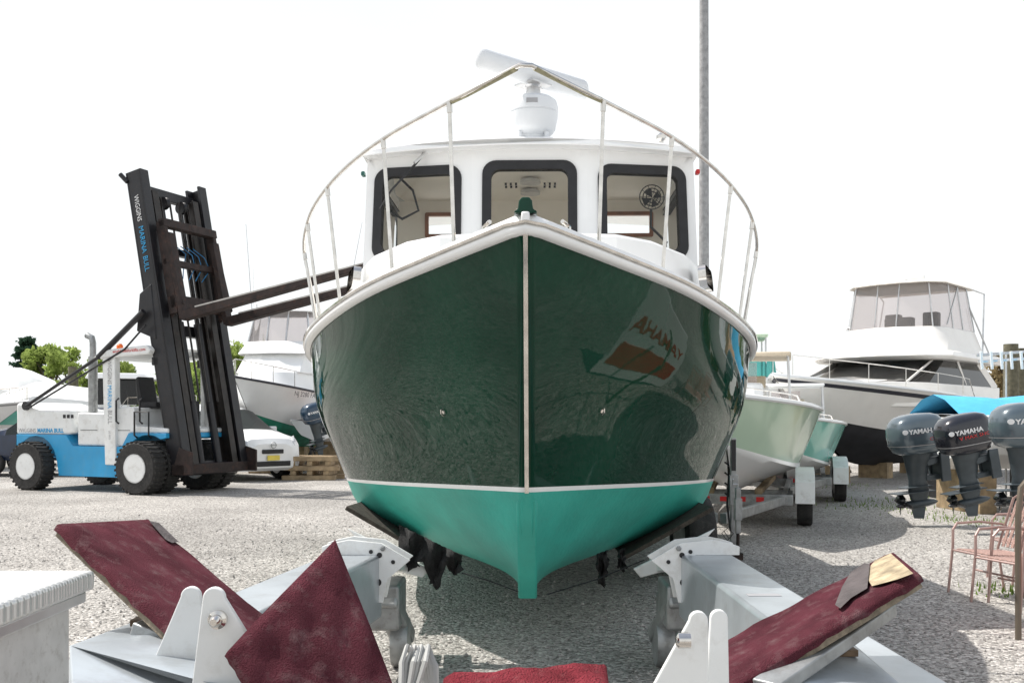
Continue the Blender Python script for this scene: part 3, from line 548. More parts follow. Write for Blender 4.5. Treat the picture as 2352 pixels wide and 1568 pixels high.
def vtext(s,size,m,x,z,sx=.8): return text(s,size,m,fk,(x,-.034,z),(0,0,-1),(1,0,0),sx=sx)
vtext('WIGGINS',.16,LGREY,-1.11,2.9); vtext('MARINA',.17,LTBLUE,-1.11,2.34)
vtext('BULL',.17,LGREY,-1.10,1.80); vtext('LO PRO',.07,LGREY,-1.08,1.35)
text('WIGGINS',.13,LGREY,fk,(-3.9,.018,1.30),(1,0,0),(0,0,1)); text('MARINA BULL',.13,LTBLUE,fk,(-3.3,.018,1.30),(1,0,0),(0,0,1),bold=.004); text('worldwideforklifts.com',.10,RED,fk,(-.95,-.052,3.03),(1,0,.03),(0,0,1))
m_=MB(); m_.bx(-.75,-.25,.5,1.0,1.85,1.98); m_.prism([(-.8,.5,1.95),(-.86,.5,2.5),(-.78,.5,2.55),(-.66,.5,1.95)],(0,.5,0)); m_.build('seat',BLACK,fk,.03)
m_=MB(); MM=Matrix.Translation((.05,.75,2.25))@Matrix.Rotation(-.6,4,'Y'); m_.tube([MM@Vector((.18*math.cos(t),.18*math.sin(t),0)) for t in [2*math.pi*i/20 for i in range(21)]],.015,6); m_.tube([(.05,.75,2.25),(.25,.75,1.5)],.03,8); m_.bx(.2,.35,.4,1.2,1.4,2.0); m_.build('steering_wheel',BLACK,fk)
for x in (-.82,-.15): MB().tube([(x,-.0,1.5),(x-.02,-.06,1.55),(x-.02,-.06,2.0),(x,0,2.05)],.02,6).build('grab_handle',BLKM,fk)
MB().tube([(-.3,0,1.2),(-.3,-.08,1.25),(-.3,-.08,1.75),(.1,-.08,1.75),(.1,-.08,1.25),(.1,0,1.2)],.02,6).build('step_rail',BLKM,fk)
m_=MB(); m_.tube([(-1.9,.3,1.7),(-1.9,.3,3.3),(-1.93,.3,3.42),(-2.08,.3,3.48)],[.07,.07,.07,.07],12); m_.tube([(-1.9,.3,1.75),(-1.9,.3,3.0)],.1,12); m_.build('exhaust_pipe',GALV,fk)
MB().lathe([(.07,0),(.07,.12),(.04,.16)],14,Matrix.Translation((-1.1,.3,3.1))).build('beacon',ORNG,fk)
MB().bx(.0,.2,.1,.22,2.75,2.93).build('work_light',BLKM,fk,.02); MB().bx(.0,.2,1.5,1.65,2.75,2.93).build('work_light',BLKM,fk,.02)
T=math.radians(11); md=Vector((-math.sin(T),0,math.cos(T))); mf=Vector((math.cos(T),0,math.sin(T))); m0=Vector((.74,0,.5))
def MP(a,f,y): p=m0+md*a+mf*f; return Vector((p.x,y,p.z))
def mbeam(mb,a0,a1,f,y,wf,wy): mb.beam(MP(a0,f,y),MP(a1,f,y),wy,wf,up=mf)
YN,YF=.22,2.05
for y in (YN,YF):
    m_=MB(); mbeam(m_,-.05,6.6,-.19,y,.06,.24); mbeam(m_,-.05,6.6,.17,y,.06,.24); mbeam(m_,-.05,6.6,0,y+(-.1 if y<1 else .1),.38,.04); m_.build('mast_column',BLKM,fk,.006)
GS=mat('greasy_steel',(.025,.022,.02),.4,.4,.4,6,grime=.5,gcol=(.08,.04,.03))
for y in (.5,1.77):
    m_=MB(); mbeam(m_,.1,6.2,-.14,y,.05,.18); mbeam(m_,.1,6.2,.14,y,.05,.18); mbeam(m_,.1,6.2,0,y,.28,.04); m_.build('inner_mast_rail',GS,fk,.004)
for a,f,h_ in ((6.25,-.1,.24),(3.15,-.2,.25),(5.0,-.2,.16),(.05,-.1,.3)): MB().beam(MP(a,f,YN),MP(a,f,YF),.12,h_,up=md).build('mast_crossmember',BLKM,fk,.01)
m_=MB(); m_.bx(.62,.95,.05,2.2,.42,.64); m_.prism([(.6,.05,.42),(1.15,.05,.42),(1.15,.05,.9),(.8,.05,1.0)],(0,.05,0)); m_.prism([(.6,2.15,.42),(1.15,2.15,.42),(1.15,2.15,.9),(.8,2.15,1.0)],(0,.05,0)); m_.build('mast_foot',RUST,fk,.01)
for y in (.85,1.42):
    m_=MB(); m_.tube([MP(.1,-.02,y),MP(3.3,-.02,y)],.09,12); m_.tube([MP(3.3,-.02,y),MP(6.0,-.02,y)],.055,12); m_.build('lift_cylinder',BLKM,fk)
for y in (.7,.98,1.27,1.56): MB().tube([MP(1.5,.1,y),MP(6.1,.1,y)],.025,5).build('lift_chain',GS,fk)
for y in (.85,1.4): MB().lathe([(.14,-.05),(.10,0),(.14,.05)],18,Matrix.Translation(MP(6.0,.05,y))@Matrix.Rotation(math.pi/2,4,'X')).build('chain_pulley',BLKM,fk)
SO=Vector((0,-.125,0))
text('WIGGINS',.18,LWHITE,fk,MP(6.05,-.07,YN)+SO,-md,mf,sx=.76); text('MARINA',.19,LTBLUE,fk,MP(5.36,-.07,YN)+SO,-md,mf,sx=.84); text('BULL',.19,LTBLUE,fk,MP(4.70,-.07,YN)+SO,-md,mf,sx=.8)
m_=MB()
for y in (.3,1.85): 
    m_.beam(MP(3.35,.38,y),MP(5.4,.38,y),.10,.22,up=mf); m_.prism([MP(5.4,.25,y),MP(5.4,.47,y),MP(3.5,.64,y),MP(3.3,.25,y)],(0,.05,0))
m_.beam(MP(5.35,.42,.25),MP(5.35,.42,1.93),.16,.18,up=md); m_.beam(MP(3.6,.42,.25),MP(3.6,.42,1.93),.16,.27,up=md); m_.beam(MP(4.5,.36,.25),MP(4.5,.36,1.93),.1,.14,up=md); m_.build('carriage',RUST,fk,.01)
FL=mat('worn_fork_liner',(.5,.48,.45),.6,0,.2,4)
for y in (.35,1.75):
    m_=MB(); a0=MP(3.25,.57,y); e_=a0+mf*4.9-md*.12; m_.beam(a0,e_,.22,.20,up=md,h2=.09); m_.beam(MP(3.2,.57,y),MP(5.1,.52,y),.2,.12,up=mf); f_=m_.build('fork',RUST,fk,.01)
    t=MB(); t.beam(a0+md*.105+mf*.4,e_+md*.055,.20,.03,up=md); t.build('fork_liner',FL,f_)
m_=MB(); m_.tube([(-3.6,-.02,1.9),(-1.2,-.02,3.05)],.04,8); m_.tube([(-1.4,-.02,2.95),(-.1,-.02,3.9)],.065,10); m_.lathe([(.1,-.05),(.1,.05)],14,Matrix.Translation((-3.62,0,1.9))@Matrix.Rotation(math.pi/2,4,'X')); m_.build('tilt_cylinder',BLKM,fk)
MB().tube([(-3.5,-.05,1.85),(-.6,-.06,3.1),(.0,-.06,3.6)],.022,6).build('hydraulic_hose',BLKM,fk)
MB().prism([(x,.08,z) for x,z in [(-.4,3.5),(-.32,4.3),(.0,4.5),(.15,3.3)]],(0,.12,0)).build('mast_hinge_plate',BLKM,fk,.02)
HOSE=mat('blue_hose',(.02,.16,.35),.5)
for i in range(4):
    y=.8+i*.2; MB().tube([MP(5.0,.2,y),MP(4.75,.4,y+.1),MP(4.5,.35,y+.3*random.random()),MP(4.2,.3,y)],.011,5).build('hydraulic_hose',HOSE,fk)
MB().tube([MP(6.4,-.2,.1),MP(6.6,-.32,.05)],.05,8).build('mast_lamp',BLKM,fk)
# ================================================================= generic hull
def ghull(root,L_,B_b,kz,cz,zb,zs,rake,top,bot,rail=WHITE,deck=WHITE,stripe=None,wl=None,flare=.78,transom=.92,entry=2.2):
    def half(u,k): 
        e=1-(1-min(u/.6,1))**entry; t=1-(1-transom)*max(0,(u-.5)/.5); return B_b/2*e*t*k
    n=28; wl=wl if wl is not None else cz+.1
    us_=[(i/n)**1.4 for i in range(n+1)]
    def row(u,lo,hi,m):
        r=[]
        for j in range(m+1):
            v=lo+(hi-lo)*j/m
            zS=zb+(zs-zb)*(1-(1-u)**1.8); cz_=cz+(.35*(zb-cz))*(1-min(u/.5,1))**2
            if v<.3: f=v/.3; z=kz+(cz_-kz)*f; k=f*.8*flare+.04; xo=rake*(1.35-.35*f)
            else: f=(v-.3)/.7; z=cz_+(zS-cz_)*f; k=flare*.8+(1-flare*.8)*(f**(.9 if u>.4 else 1.3)); xo=rake*(1-f)
            if v<.3 and u<.35: z=z+(cz_-kz)*(1-f)*.8*(1-u/.35)**2
            b=half(u,k)+.01
            r.append((-(xo*(1-u)+u*L_),b,z))
        return r
    tm,bmm=MB(),MB()
    vw=.3+.7*max(0,(wl-cz)/(zs-cz))
    for s in (-1,1):
        bmm.grid([[(x,s*y,z) for x,y,z in row(u,0,vw,7)] for u in us_]); tm.grid([[(x,s*y,z) for x,y,z in row(u,vw,1,8)] for u in us_])
    e=row(1,vw,1,8); tm.grid([[(x,-y,z) for x,y,z in e],e]); e=row(1,0,vw,7); bmm.grid([[(x,-y,z) for x,y,z in e],e])
    tm.build('hull',top,root,angle=50); bmm.build('bottom_paint',bot,root,angle=50)
    sl=[row(u,1,1,1)[1] for u in us_]
    r_=MB(); 
    for s in (-1,1): r_.tube([(x,s*y,z) for x,y,z in sl],.035,6)
    r_.build('rub_rail',rail,root)
    if stripe:
        vs=vw+(1-vw)*.82; t=MB()
        for s in (-1,1): t.grid([[(x+.01*(u<.02),s*(y+.012),z) for x,y,z in row(u,vs,vs+.05,1)] for u in us_])
        t.build('hull_stripe',stripe,root)
    d_=MB(); d_.grid([[(x,y*a,z+.0+.06*(1-a*a)) for a in (-.98,-.5,0,.5,.98)] for x,y,z in sl]); d_.build('deck',deck,root)
    return sl
def railing(root,sl,i0,i1,h_,inset=.1,step=3,m=STEEL,r=.02):
    r_=MB()
    for s in (-1,1):
        pts=[(sl[i][0],s*max(sl[i][1]-inset,0.02),sl[i][2]+h_) for i in range(i0,i1)]; r_.tube(pts+[(sl[i1][0],s*(sl[i1][1]-inset),sl[i1][2])],r,6)
        for i in range(i0,i1,step): r_.tube([(sl[i][0],s*max(sl[i][1]-inset,0.02),sl[i][2]),(sl[i][0],s*max(sl[i][1]-inset,0.02),sl[i][2]+h_)],r*.75,5)
    return r_.build('bow_rail',m,root)
def loft(root,name,sec,m,bevel=.0,angle=35):
    mb=MB(); rows=[]
    for z,pl in sec: rows.append([(x,-w_,z) for x,w_ in pl]+[(x,w_,z) for x,w_ in pl[::-1]])
    mb.grid(rows,closed=True,caps=True); return mb.build(name,m,root,bevel,angle)
def vh(a,b): return math.atan2(a[1]-b[1],a[0]-b[0])
STAND=mat('stand_paint',(.05,.05,.055),.5)
def stands(root,pts):
    for x,y,z in pts:
        m_=MB(); 
        for a in (0,2.1,4.2): m_.tube([(x,y,z*.7),(x+.35*math.cos(a),y+.35*math.sin(a),0.02)],.025,6)
        m_.tube([(x,y,.2),(x,y*.96,z)],.03,6); m_.bx(x-.15,x+.15,y*.96-.15,y*.96+.15,z-.02,z+.03); m_.build('jack_stand',STAND,root)
# ---- motor yacht right
bow=(5.95,22.8); ste=(14.2,32.0); Ls=math.hypot(bow[0]-ste[0],bow[1]-ste[1])
sf=thing('sport_fishing_boat','large white flybridge motor yacht with black bottom, clear enclosure and dark wraparound windows','boat',(bow[0],bow[1],0),vh(bow,ste))
sl=ghull(sf,Ls,4.4,.35,.95,2.62,2.05,1.8,CREAMH,BOTB,stripe=LDARK,wl=1.15,flare=.72); railing(sf,sl,3,20,.5,r=.014)
loft(sf,'trunk_cabin',[(2.2,[(-1.6,.05),(-2.6,1.0),(-4.5,1.6),(-5.5,1.7)]),(2.60,[(-2.8,.05),(-3.4,.7),(-4.6,1.4),(-5.5,1.55)])],CREAMH,.05)
loft(sf,'wraparound_window',[(2.48,[(-2.8,.3),(-3.8,1.35),(-5,1.76),(-10.4,1.78)]),(3.20,[(-6.2,.3),(-6.4,1.15),(-6.8,1.55),(-9.6,1.55)])],DGLASS)
loft(sf,'deckhouse',[(1.9,[(-2.8,.3),(-3.8,1.4),(-5.0,1.82),(-10.7,1.84)]),(2.53,[(-2.7,.3),(-3.7,1.38),(-4.9,1.79),(-10.8,1.82)])],CREAMH,.03)
for s in (-1,1):
    for a_,b_,w1,w2 in (((-8.0,s*1.73,2.53),(-7.8,s*1.57,3.2),.04,.06),((-10.4,s*1.80,2.48),(-9.6,s*1.56,3.22),.05,.25),((-4.2,s*1.50,2.53),(-6.5,s*1.36,3.2),.03,.05)): MB().beam(a_,b_,w1,w2).build('window_mullion',CREAMH,sf)
loft(sf,'bridge_deck',[(3.18,[(-5.4,.4),(-5.8,1.5),(-6.4,1.85),(-10.8,1.85)]),(3.28,[(-5.2,.4),(-5.6,1.5),(-6.3,1.92),(-11.0,1.92)]),(3.44,[(-5.8,.4),(-6.1,1.35),(-6.8,1.8),(-10.7,1.82)])],CREAMH,.04)
loft(sf,'bridge_coaming',[(3.42,[(-5.7,.3),(-6.1,1.3),(-6.7,1.66),(-9.9,1.66)]),(3.8,[(-6.3,.3),(-6.7,1.25),(-7.2,1.55),(-9.8,1.55)]),(4.15,[(-6.6,.3),(-7.0,1.15),(-7.4,1.42),(-9.7,1.45)])],CREAMH,.04)
loft(sf,'bridge_enclosure',[(4.13,[(-6.65,.3),(-7.05,1.13),(-7.4,1.40),(-9.65,1.42)]),(5.38,[(-6.95,.3),(-7.15,1.0),(-7.55,1.25),(-9.4,1.28)])],VINYL)
m_=MB()
for s in (-1,1):
    for x0,y0,x1,y1 in ((-7.05,1.17,-7.15,1.02),(-7.9,1.43,-7.9,1.28),(-8.7,1.44,-8.6,1.3),(-9.65,1.45,-9.4,1.3),(-6.67,.3,-6.95,.3)): m_.tube([(x0,s*y0,4.13),(x1,s*y1,5.39)],.02,6)
    m_.tube([(-7.4,s*1.43,4.2),(-8.6,s*1.32,5.35)],.02,6); m_.tube([(-9.9,s*1.6,3.4),(-10.4,s*1.5,5.3),(-9.5,s*1.3,5.41)],.025,6); m_.tube([(-10.2,s*1.7,3.5),(-9.4,s*1.4,4.8)],.025,6)
m_.build('enclosure_frame',ALU,sf)
loft(sf,'hardtop',[(5.37,[(-6.75,.3),(-6.95,1.05),(-7.45,1.38),(-10.0,1.4)]),(5.44,[(-6.95,.3),(-7.15,1.0),(-7.55,1.3),(-9.8,1.3)])],mat('tan_hardtop',(.62,.58,.52),.5),.02)
m_=MB(); m_.lathe([(.22,0),(.18,.1),(.1,.16)],16,Matrix.Translation((-8.0,0,5.44))); m_.beam((-8.0,-.6,5.65),(-8.0,.6,5.65),.12,.07); m_.build('radar',WHITE,sf)
MB().bx(-7.9,-7.6,-.4,.4,3.6,4.5).build('helm_console',BLACK,sf,.05)
for s in (-1,1): MB().bx(-8.9,-8.6,s*.55-.22,s*.55+.22,3.6,4.7).build('helm_seat',BLACK,sf,.05)
MB().bx(-2.6,-2.3,-1.22,-1.15,2.0,2.12).build('anchor_port',BLACK,sf,.02)
stands(sf,[(-4,-1.5,1.0),(-7.5,-1.7,.95),(-10.5,-1.7,.95),(-7.5,1.7,.95)])
for x in (-3.2,-6,-9): MB().bx(x-.2,x+.2,-.4,.4,0,.42).build('keel_block',TIMBER,sf)
# ---- white convertible left
hd=Vector((-.08,-1,0)).normalized()
cv=thing('convertible_boat','white flybridge boat with green bottom behind the minivan, bow toward the camera','boat',(-7.55,27.0,0),math.atan2(hd.y,hd.x))
sl=ghull(cv,9,3.4,.65,1.05,2.75,2.1,1.3,WHITE,BOTG,rail=LDARK,wl=1.2); railing(cv,sl,1,16,.5,r=.015)
loft(cv,'trunk_cabin',[(2.4,[(-.9,.05),(-1.8,.8),(-3,1.2),(-6.5,1.4)]),(3.0,[(-1.9,.05),(-2.4,.7),(-3.2,1.0),(-6.4,1.3)])],WHITE,.05)
loft(cv,'cabin_front',[(2.98,[(-2.5,.3),(-2.9,1.0),(-3.4,1.15),(-6,1.3)]),(3.6,[(-3.3,.3),(-3.5,.9),(-3.9,1.05),(-6,1.15)])],WHITE,.03)
loft(cv,'bridge',[(3.58,[(-3.0,.3),(-3.3,1.1),(-4,1.3),(-6.4,1.3)]),(4.0,[(-3.6,.3),(-3.9,1.0),(-4.2,1.1),(-6.2,1.1)])],WHITE,.04)
loft(cv,'bridge_enclosure',[(3.98,[(-3.65,.3),(-3.9,.95),(-4.2,1.05),(-6.0,1.05)]),(4.95,[(-4.0,.3),(-4.2,.8),(-4.4,.9),(-5.8,.95)])],VINYL)
loft(cv,'hardtop',[(4.95,[(-3.8,.3),(-4.0,.9),(-4.3,1.05),(-6.1,1.1)]),(5.03,[(-3.9,.3),(-4.1,.8),(-4.3,1.0),(-6,1.0)])],WMAT,.02)
m_=MB()
for s in (-1,1):
    for x0,y0,x1,y1 in ((-3.9,.97,-4.2,.82),(-3.65,.3,-4.0,.3),(-5,1.06,-5,.95),(-6,1.06,-5.8,.96)): m_.tube([(x0,s*y0,4.0),(x1,s*y1,4.97)],.03,6)
m_.build('enclosure_frame',ALU,cv)
for s in (-1,1): MB().tube([(-5.6,s*1.3,3.2),(-6.6,s*2.0,8.2)],[.025,.01],5).build('outrigger',ALU,cv)
MB().tube([(-4.2,-.9,3.5),(-4.2,-.9,6.3)],[.015,.008],5).build('antenna',WHITE,cv)
text('NJ 3280 FA',.2,LDARK,cv,(-1.75,1.10,2.28),(-1,.42,-.06),(0,.12,1),off=.06)
for x in (-2.5,-5.5,-7.5): MB().bx(x-.2,x+.2,-.4,.4,0,.7).build('keel_block',TIMBER,cv)
stands(cv,[(-3,1.3,1.1),(-6,1.4,1.1)])
# ---- outboard motor
def outboard(name,label,loc,rz,sc,cm,tilt=0,group='outboard motors',lm=LWHITE,extra=None,fat=1.0):
    r=thing(name,label,'outboard motor',loc,rz,group); r.scale=(sc*fat,sc*fat,sc); r.rotation_euler=(0,tilt,rz)
    cow=MB(); rows=[]
    for z,x0,x1,w_ in ((1.00,-.20,.20,.14),(1.04,-.27,.27,.19),(1.13,-.30,.31,.215),(1.28,-.31,.33,.22),(1.40,-.31,.33,.215),(1.50,-.29,.30,.20),(1.57,-.25,.24,.17),(1.61,-.17,.15,.11),(1.62,-.05,.05,.04)):
        xc=(x0+x1)/2; xr=(x1-x0)/2; rg=[]
        for j in range(24):
            a=2*math.pi*j/24; c,s=math.cos(a),math.sin(a); rg.append((xc+xr*abs(c)**.62*(1 if c>0 else -1),w_*abs(s)**.62*(1 if s>0 else -1),z))
        rows.append(rg)
    cow.grid(rows,closed=True,caps=True); c_=cow.build('cowling',cm,r,angle=50)
    sm=MB(); rows=[]
    for z,x0,x1,w_ in ((1.14,-.302,.314,.217),(1.155,-.306,.32,.221)):
        xc=(x0+x1)/2; xr=(x1-x0)/2+.003; rows.append([(xc+xr*abs(math.cos(a))**.62*(1 if math.cos(a)>0 else -1),(w_+.003)*abs(math.sin(a))**.62*(1 if math.sin(a)>0 else -1),z) for a in [2*math.pi*j/24 for j in range(24)]])
    sm.grid(rows,closed=True).build('cowling_seam',LGREY,c_)
    mid=MB(); rows=[]
    for z,x0,x1,w_ in ((1.02,-.2,.2,.15),(.95,-.15,.18,.12),(.8,-.11,.17,.085),(.6,-.08,.15,.06),(.42,-.1,.17,.055),(.28,-.07,.14,.03),(.2,-.05,.14,.03)):
        xc=(x0+x1)/2; xr=(x1-x0)/2; rows.append([(xc+xr*math.cos(2*math.pi*j/16),w_*math.sin(2*math.pi*j/16),z) for j in range(16)])
    mid.grid(rows,closed=True,caps=True); mid.bx(-.12,.36,-.11,.11,.42,.435); mid.bx(-.1,.25,-.09,.09,.5,.512); mid.build('midsection',ENGM,r,.004,angle=50)
    ge=MB(); ge.lathe([(.01,-.22),(.04,-.17),(.06,-.08),(.065,.05),(.055,.18),(.04,.2)],18,Matrix.Translation((.02,0,.24))@Matrix.Rotation(math.pi/2,4,'Y')); ge.prism([(-.04,-.008,.2),(.0,-.008,.0),(.12,-.008,.02),(.15,-.008,.2)],(0,.016,0)); ge.build('gearcase',ENGM,r)
    prp=MB(); prp.lathe([(.04,0),(.045,.06),(.03,.12),(.01,.14)],14,Matrix.Translation((.2,0,.24))@Matrix.Rotation(math.pi/2,4,'Y'))
    for j in range(3):
        a0=2*math.pi*j/3; vs=[]
        for rr_,da,dx in ((.035,-.5,0),(.1,-.55,-.01),(.165,-.3,0),(.175,.1,.03),(.13,.5,.07),(.035,.5,.07)): vs.append((.22+dx,rr_*math.cos(a0+da),.24+rr_*math.sin(a0+da)))
        prp.add(vs,[tuple(range(6))])
    po=prp.build('propeller',BLKP,r); mdf=po.modifiers.new('s','SOLIDIFY'); mdf.thickness=.006
    br=MB(); br.bx(-.32,-.2,-.13,-.09,.55,1.0); br.bx(-.32,-.2,.09,.13,.55,1.0); br.beam((-.26,0,.9),(-.05,0,.85),.16,.1); br.beam((-.26,0,.62),(-.05,0,.62),.1,.08); br.bx(-.3,-.22,-.12,.12,.6,.95); br.build('transom_bracket',ENGM,r,.008)
    for s in (-1,1):
        text('YAMAHA',.095,lm,r,(-.20 if s<0 else .24,s*.218,1.33),(1 if s<0 else -1,0,0),(0,0,1),off=.008,sx=.9,bold=.003)
        MB().lathe([(.036,0),(.036,.003),(.028,.004)],18,Matrix.Translation((-.245 if s<0 else .285,s*.2215,1.365))@Matrix.Rotation(math.pi/2*(1 if s<0 else -1),4,'X')).build('emblem',lm,r)
    if extra:
        for s in (-1,1): text(extra,.075,RED,r,(-.10 if s<0 else .2,s*.222,1.24),(1 if s<0 else -1,0,.05),(.25*(1 if s<0 else -1),0,1),name='model_lettering',off=.008)
    return r
outboard('outboard_motor','grey outboard motor hanging at the left end of the right-hand row',P(2122,1190,15.0),math.radians(180+12),.98,ENG,tilt=.10,fat=1.32)
outboard('outboard_motor','black outboard motor with red lettering between two grey ones',P(2245,1184,14.0),math.radians(180+8),.90,ENG2,tilt=.18,extra='V MAX SHO',fat=1.32)
outboard('outboard_motor','grey outboard motor cut off by the right edge of the view',P(2362,1195,12.0),math.radians(180+5),.88,ENG,tilt=.03,fat=1.4)
def skiff(loc,rz,label,hullm,cover=None,L_=6.2):
    r=thing('skiff',label,'boat',loc,rz); sl=ghull(r,L_,2.2,.45,.72,1.55,1.35,.8,hullm,WHITE,wl=.7,entry=2.5,transom=.95)
    if cover:
        m_=MB(); rows=[]
        for x,y,z in sl: rows.append([(x,y*a*1.03,z+.05-.12*a*a+.30*(1-a*a)*(min(1,-x*.6)) + .05*math.sin(x*3+a*4)) for a in (-1,-.7,-.35,0,.35,.7,1)])
        m_.grid(rows).build('boat_cover',cover,r,angle=80)
    for x in (-1.5,-L_*.5,-L_+.6): MB().bx(x-.15,x+.15,-.7,.7,-loc[2],.44).build('timber_block',TIMBER,r,.01)
    return r
skiff((15.2,18.2,.28),math.radians(6),'white skiff under a light blue cover behind the outboard motors',WHITE,BCAN,7.9)
r=skiff((15.9,14.9,0),math.radians(0),'white skiff on timber blocks ahead of the outboard motors at the right edge',WHITE,None,8.0)
MB().bx(-7.0,-6.5,-.8,.8,1.4,1.75).build('seat',mat('tan_seat',(.5,.32,.2),.6),r,.06)
pt=thing('pontoon_float','low white float with two trestles beyond the grey outboard','float',(9.6,20.0,0),.1); MB().bx(-1.2,1.4,-.8,.8,.95,1.15).build('platform',WMAT,pt,.04)
for x in (-.9,.9): MB().bx(x-.1,x+.1,-.6,.6,0,.95).build('trestle',BLKM,pt)
# ---- centre consoles on trailers
def cconsole(loc,rz,sc,label,hullm,topm):
    r=thing('center_console_boat',label,'boat',loc,rz); r.scale=(sc,)*3
    sl=ghull(r,7.2,2.5,.60,.92,1.95,1.72,.75,hullm,WHITE,wl=.97,entry=2.6,flare=.9)
    loft(r,'console',[(1.6,[(-2.9,.3),(-3.0,.42),(-3.9,.42)]),(2.2,[(-3.1,.25),(-3.2,.38),(-3.9,.38)])],WHITE,.04)
    loft(r,'leaning_post',[(1.6,[(-4.4,.3),(-4.4,.45),(-4.9,.45)]),(2.2,[(-4.4,.3),(-4.4,.45),(-4.9,.45)])],WHITE,.05)
    MB().bx(-4.45,-4.4,-.4,.4,2.0,2.35).build('seat_back',TAN,r,.04)
    for s in (-1,1):
        m_=MB(); m_.tube([(-3.2,s*.8,1.6),(-3.3,s*.75,2.6)],.02,8); m_.tube([(-4.2,s*.8,1.6),(-3.6,s*.75,2.6)],.02,8); m_.tube([(-3.2,s*.75,2.6),(-4.6,s*.75,2.6)],.018,8); m_.build('bimini_frame',ALU,r)
    MB().bx(-4.7,-3.1,-.8,.8,2.6,2.66).build('bimini_canvas',topm,r,.03)
    railing(r,sl,1,12,.12,.12,r=.012)
    MB().bx(-3.2,-3.18,-.3,.3,2.2,2.5).build('windscreen',VINYL,r); return r
CR=math.atan2(-.96,-.27)
cconsole((2.62,12.4,-.10),CR,1.03,'pale mint green centre console boat on a trailer right of the main boat',MINT,TAN)
cconsole((4.6,16.8,-.15),CR,.92,'aqua centre console boat behind the mint green one',AQUA,WMAT)
r=thing('tower_boat','white boat with teal windscreen and pale green top beyond the mint green boat','boat',(5.3,21.5,0),math.radians(-100)); ghull(r,7,2.4,.6,.95,2.1,1.8,.8,WHITE,WHITE)
loft(r,'cabin',[(1.8,[(-1.6,.2),(-2,.7),(-4,.8)]),(2.6,[(-2.0,.2),(-2.3,.6),(-4,.7)])],WHITE,.04); loft(r,'windscreen',[(2.6,[(-2.0,.2),(-2.3,.6),(-3.6,.7)]),(3.2,[(-2.3,.2),(-2.5,.55),(-3.6,.62)])],TGLASS)
MB().bx(-3.8,-2.2,-.5,.4,3.55,3.62).build('top_canvas',mat('pale_green_canvas',(.55,.68,.5),.8),r,.02)
for x in (-2.3,-3.6):
    for y in (-.45,.35): MB().tube([(x,y,2.6),(x,y,3.55)],.025,6).build('top_post',ALU,r)
def trailer2(loc,rz,label):
    r=thing('small_boat_trailer',label,'trailer',loc,rz)
    m_=MB(); 
    for s in (-1,1): m_.beam((-2.4,s*.72,.42),(-6.8,s*.78,.42),.08,.13); m_.beam((-2.4,s*.72,.42),(.6,s*.05,.42),.08,.12)
    for x in (-2.4,-3.4,-6.6): m_.beam((x,-.85,.42),(x,.85,.42),.09,.15)
    m_.build('frame',GALV,r,.006)
    for s in (-1,1): MB().beam((-2.6,s*.35,.52),(-6.3,s*.5,.54),.1,.08).build('bunk',TIMBER,r)
    for x in (-3.0,-3.85): 
        for s in (-1,1): wheel(r,(x,s*1.02,.33),.33,.22,rimm=GALV)
    for s in (-1,1): 
        m_=MB(); m_.prism([(-3.42+.9*math.cos(a),s*1.02-.14,.36+.50*math.sin(a)**.5) for a in [math.pi*i/8 for i in range(9)]]+[(-3.42+.84*math.cos(a),s*1.02-.14,.36+.45*abs(math.sin(a))**.5) for a in [math.pi-math.pi*i/8 for i in range(9)]],(0,.28,0)); m_.build('fender',WSTEEL,r,.005)
    for i in range(4): MB().bx(-2.353,-2.35,-.45+i*.26,-.34+i*.26,.39,.46).build('reflector_tape',RED,r)
    return r
trailer2((2.62,12.4,0),CR,'galvanised boat trailer with white fenders beneath the mint green boat'); trailer2((4.6,16.8,0),CR,'boat trailer beneath the aqua centre console boat')
m_=thing('trailer_jack','upright galvanised trailer jack post with crank and coiled wire right of the green boat','jack',G(1695,1285))
J=MB(); J.bx(-.028,.028,-.03,.03,.3,.82); J.bx(-.04,.04,-.045,.045,.45,.7); J.build('post',GALV,m_,.005); J=MB(); J.tube([(0,0,.0),(0,0,.5)],.02,8); J.bx(-.05,.05,-.05,.05,0,.08); J.build('foot',RUST,m_)
J=MB(); J.tube([(0,0,.80),(0,0,.86),(-.06,0,.86),(-.06,-.03,.92)],.009,6); J.build('crank',ALU,m_); J=MB(); J.tube([(-.05,0,.3),(-.12,0,.22),(-.18,.02,.3),(-.12,0,.36),(-.05,0,.3),(-.1,0,.24),(-.16,0,.33)],.005,5); J.build('wire',BLACK,m_)
p_=P(1684,1200,11.6); m_=thing('trailer_post','slim galvanised trailer tongue post with bracket and spikes beside the jack','post',(p_.x,p_.y,0))
J=MB(); J.bx(-.03,.03,-.03,.03,0,1.38); J.bx(-.05,.05,-.05,.05,.6,.95); J.build('upright',GALV,m_,.004); J=MB()
for i in range(4): J.tube([(-.05,0,.7+.12*i),(-.10,0,.74+.12*i)],.010,6)
J.tube([(-.05,0,.95),(-.07,0,.6),(-.04,-.04,.3)],.012,6); J.bx(-.025,.025,-.035,-.03,1.0,1.36); J.build('bracket',BLKM,m_)
tw=thing('spare_wheel','large black tyre standing half hidden beside the green hull','tyre',(1.85,10.2,0),.1); wheel(tw,(0,0,.42),.42,.28,axis='X',rimm=GALV)
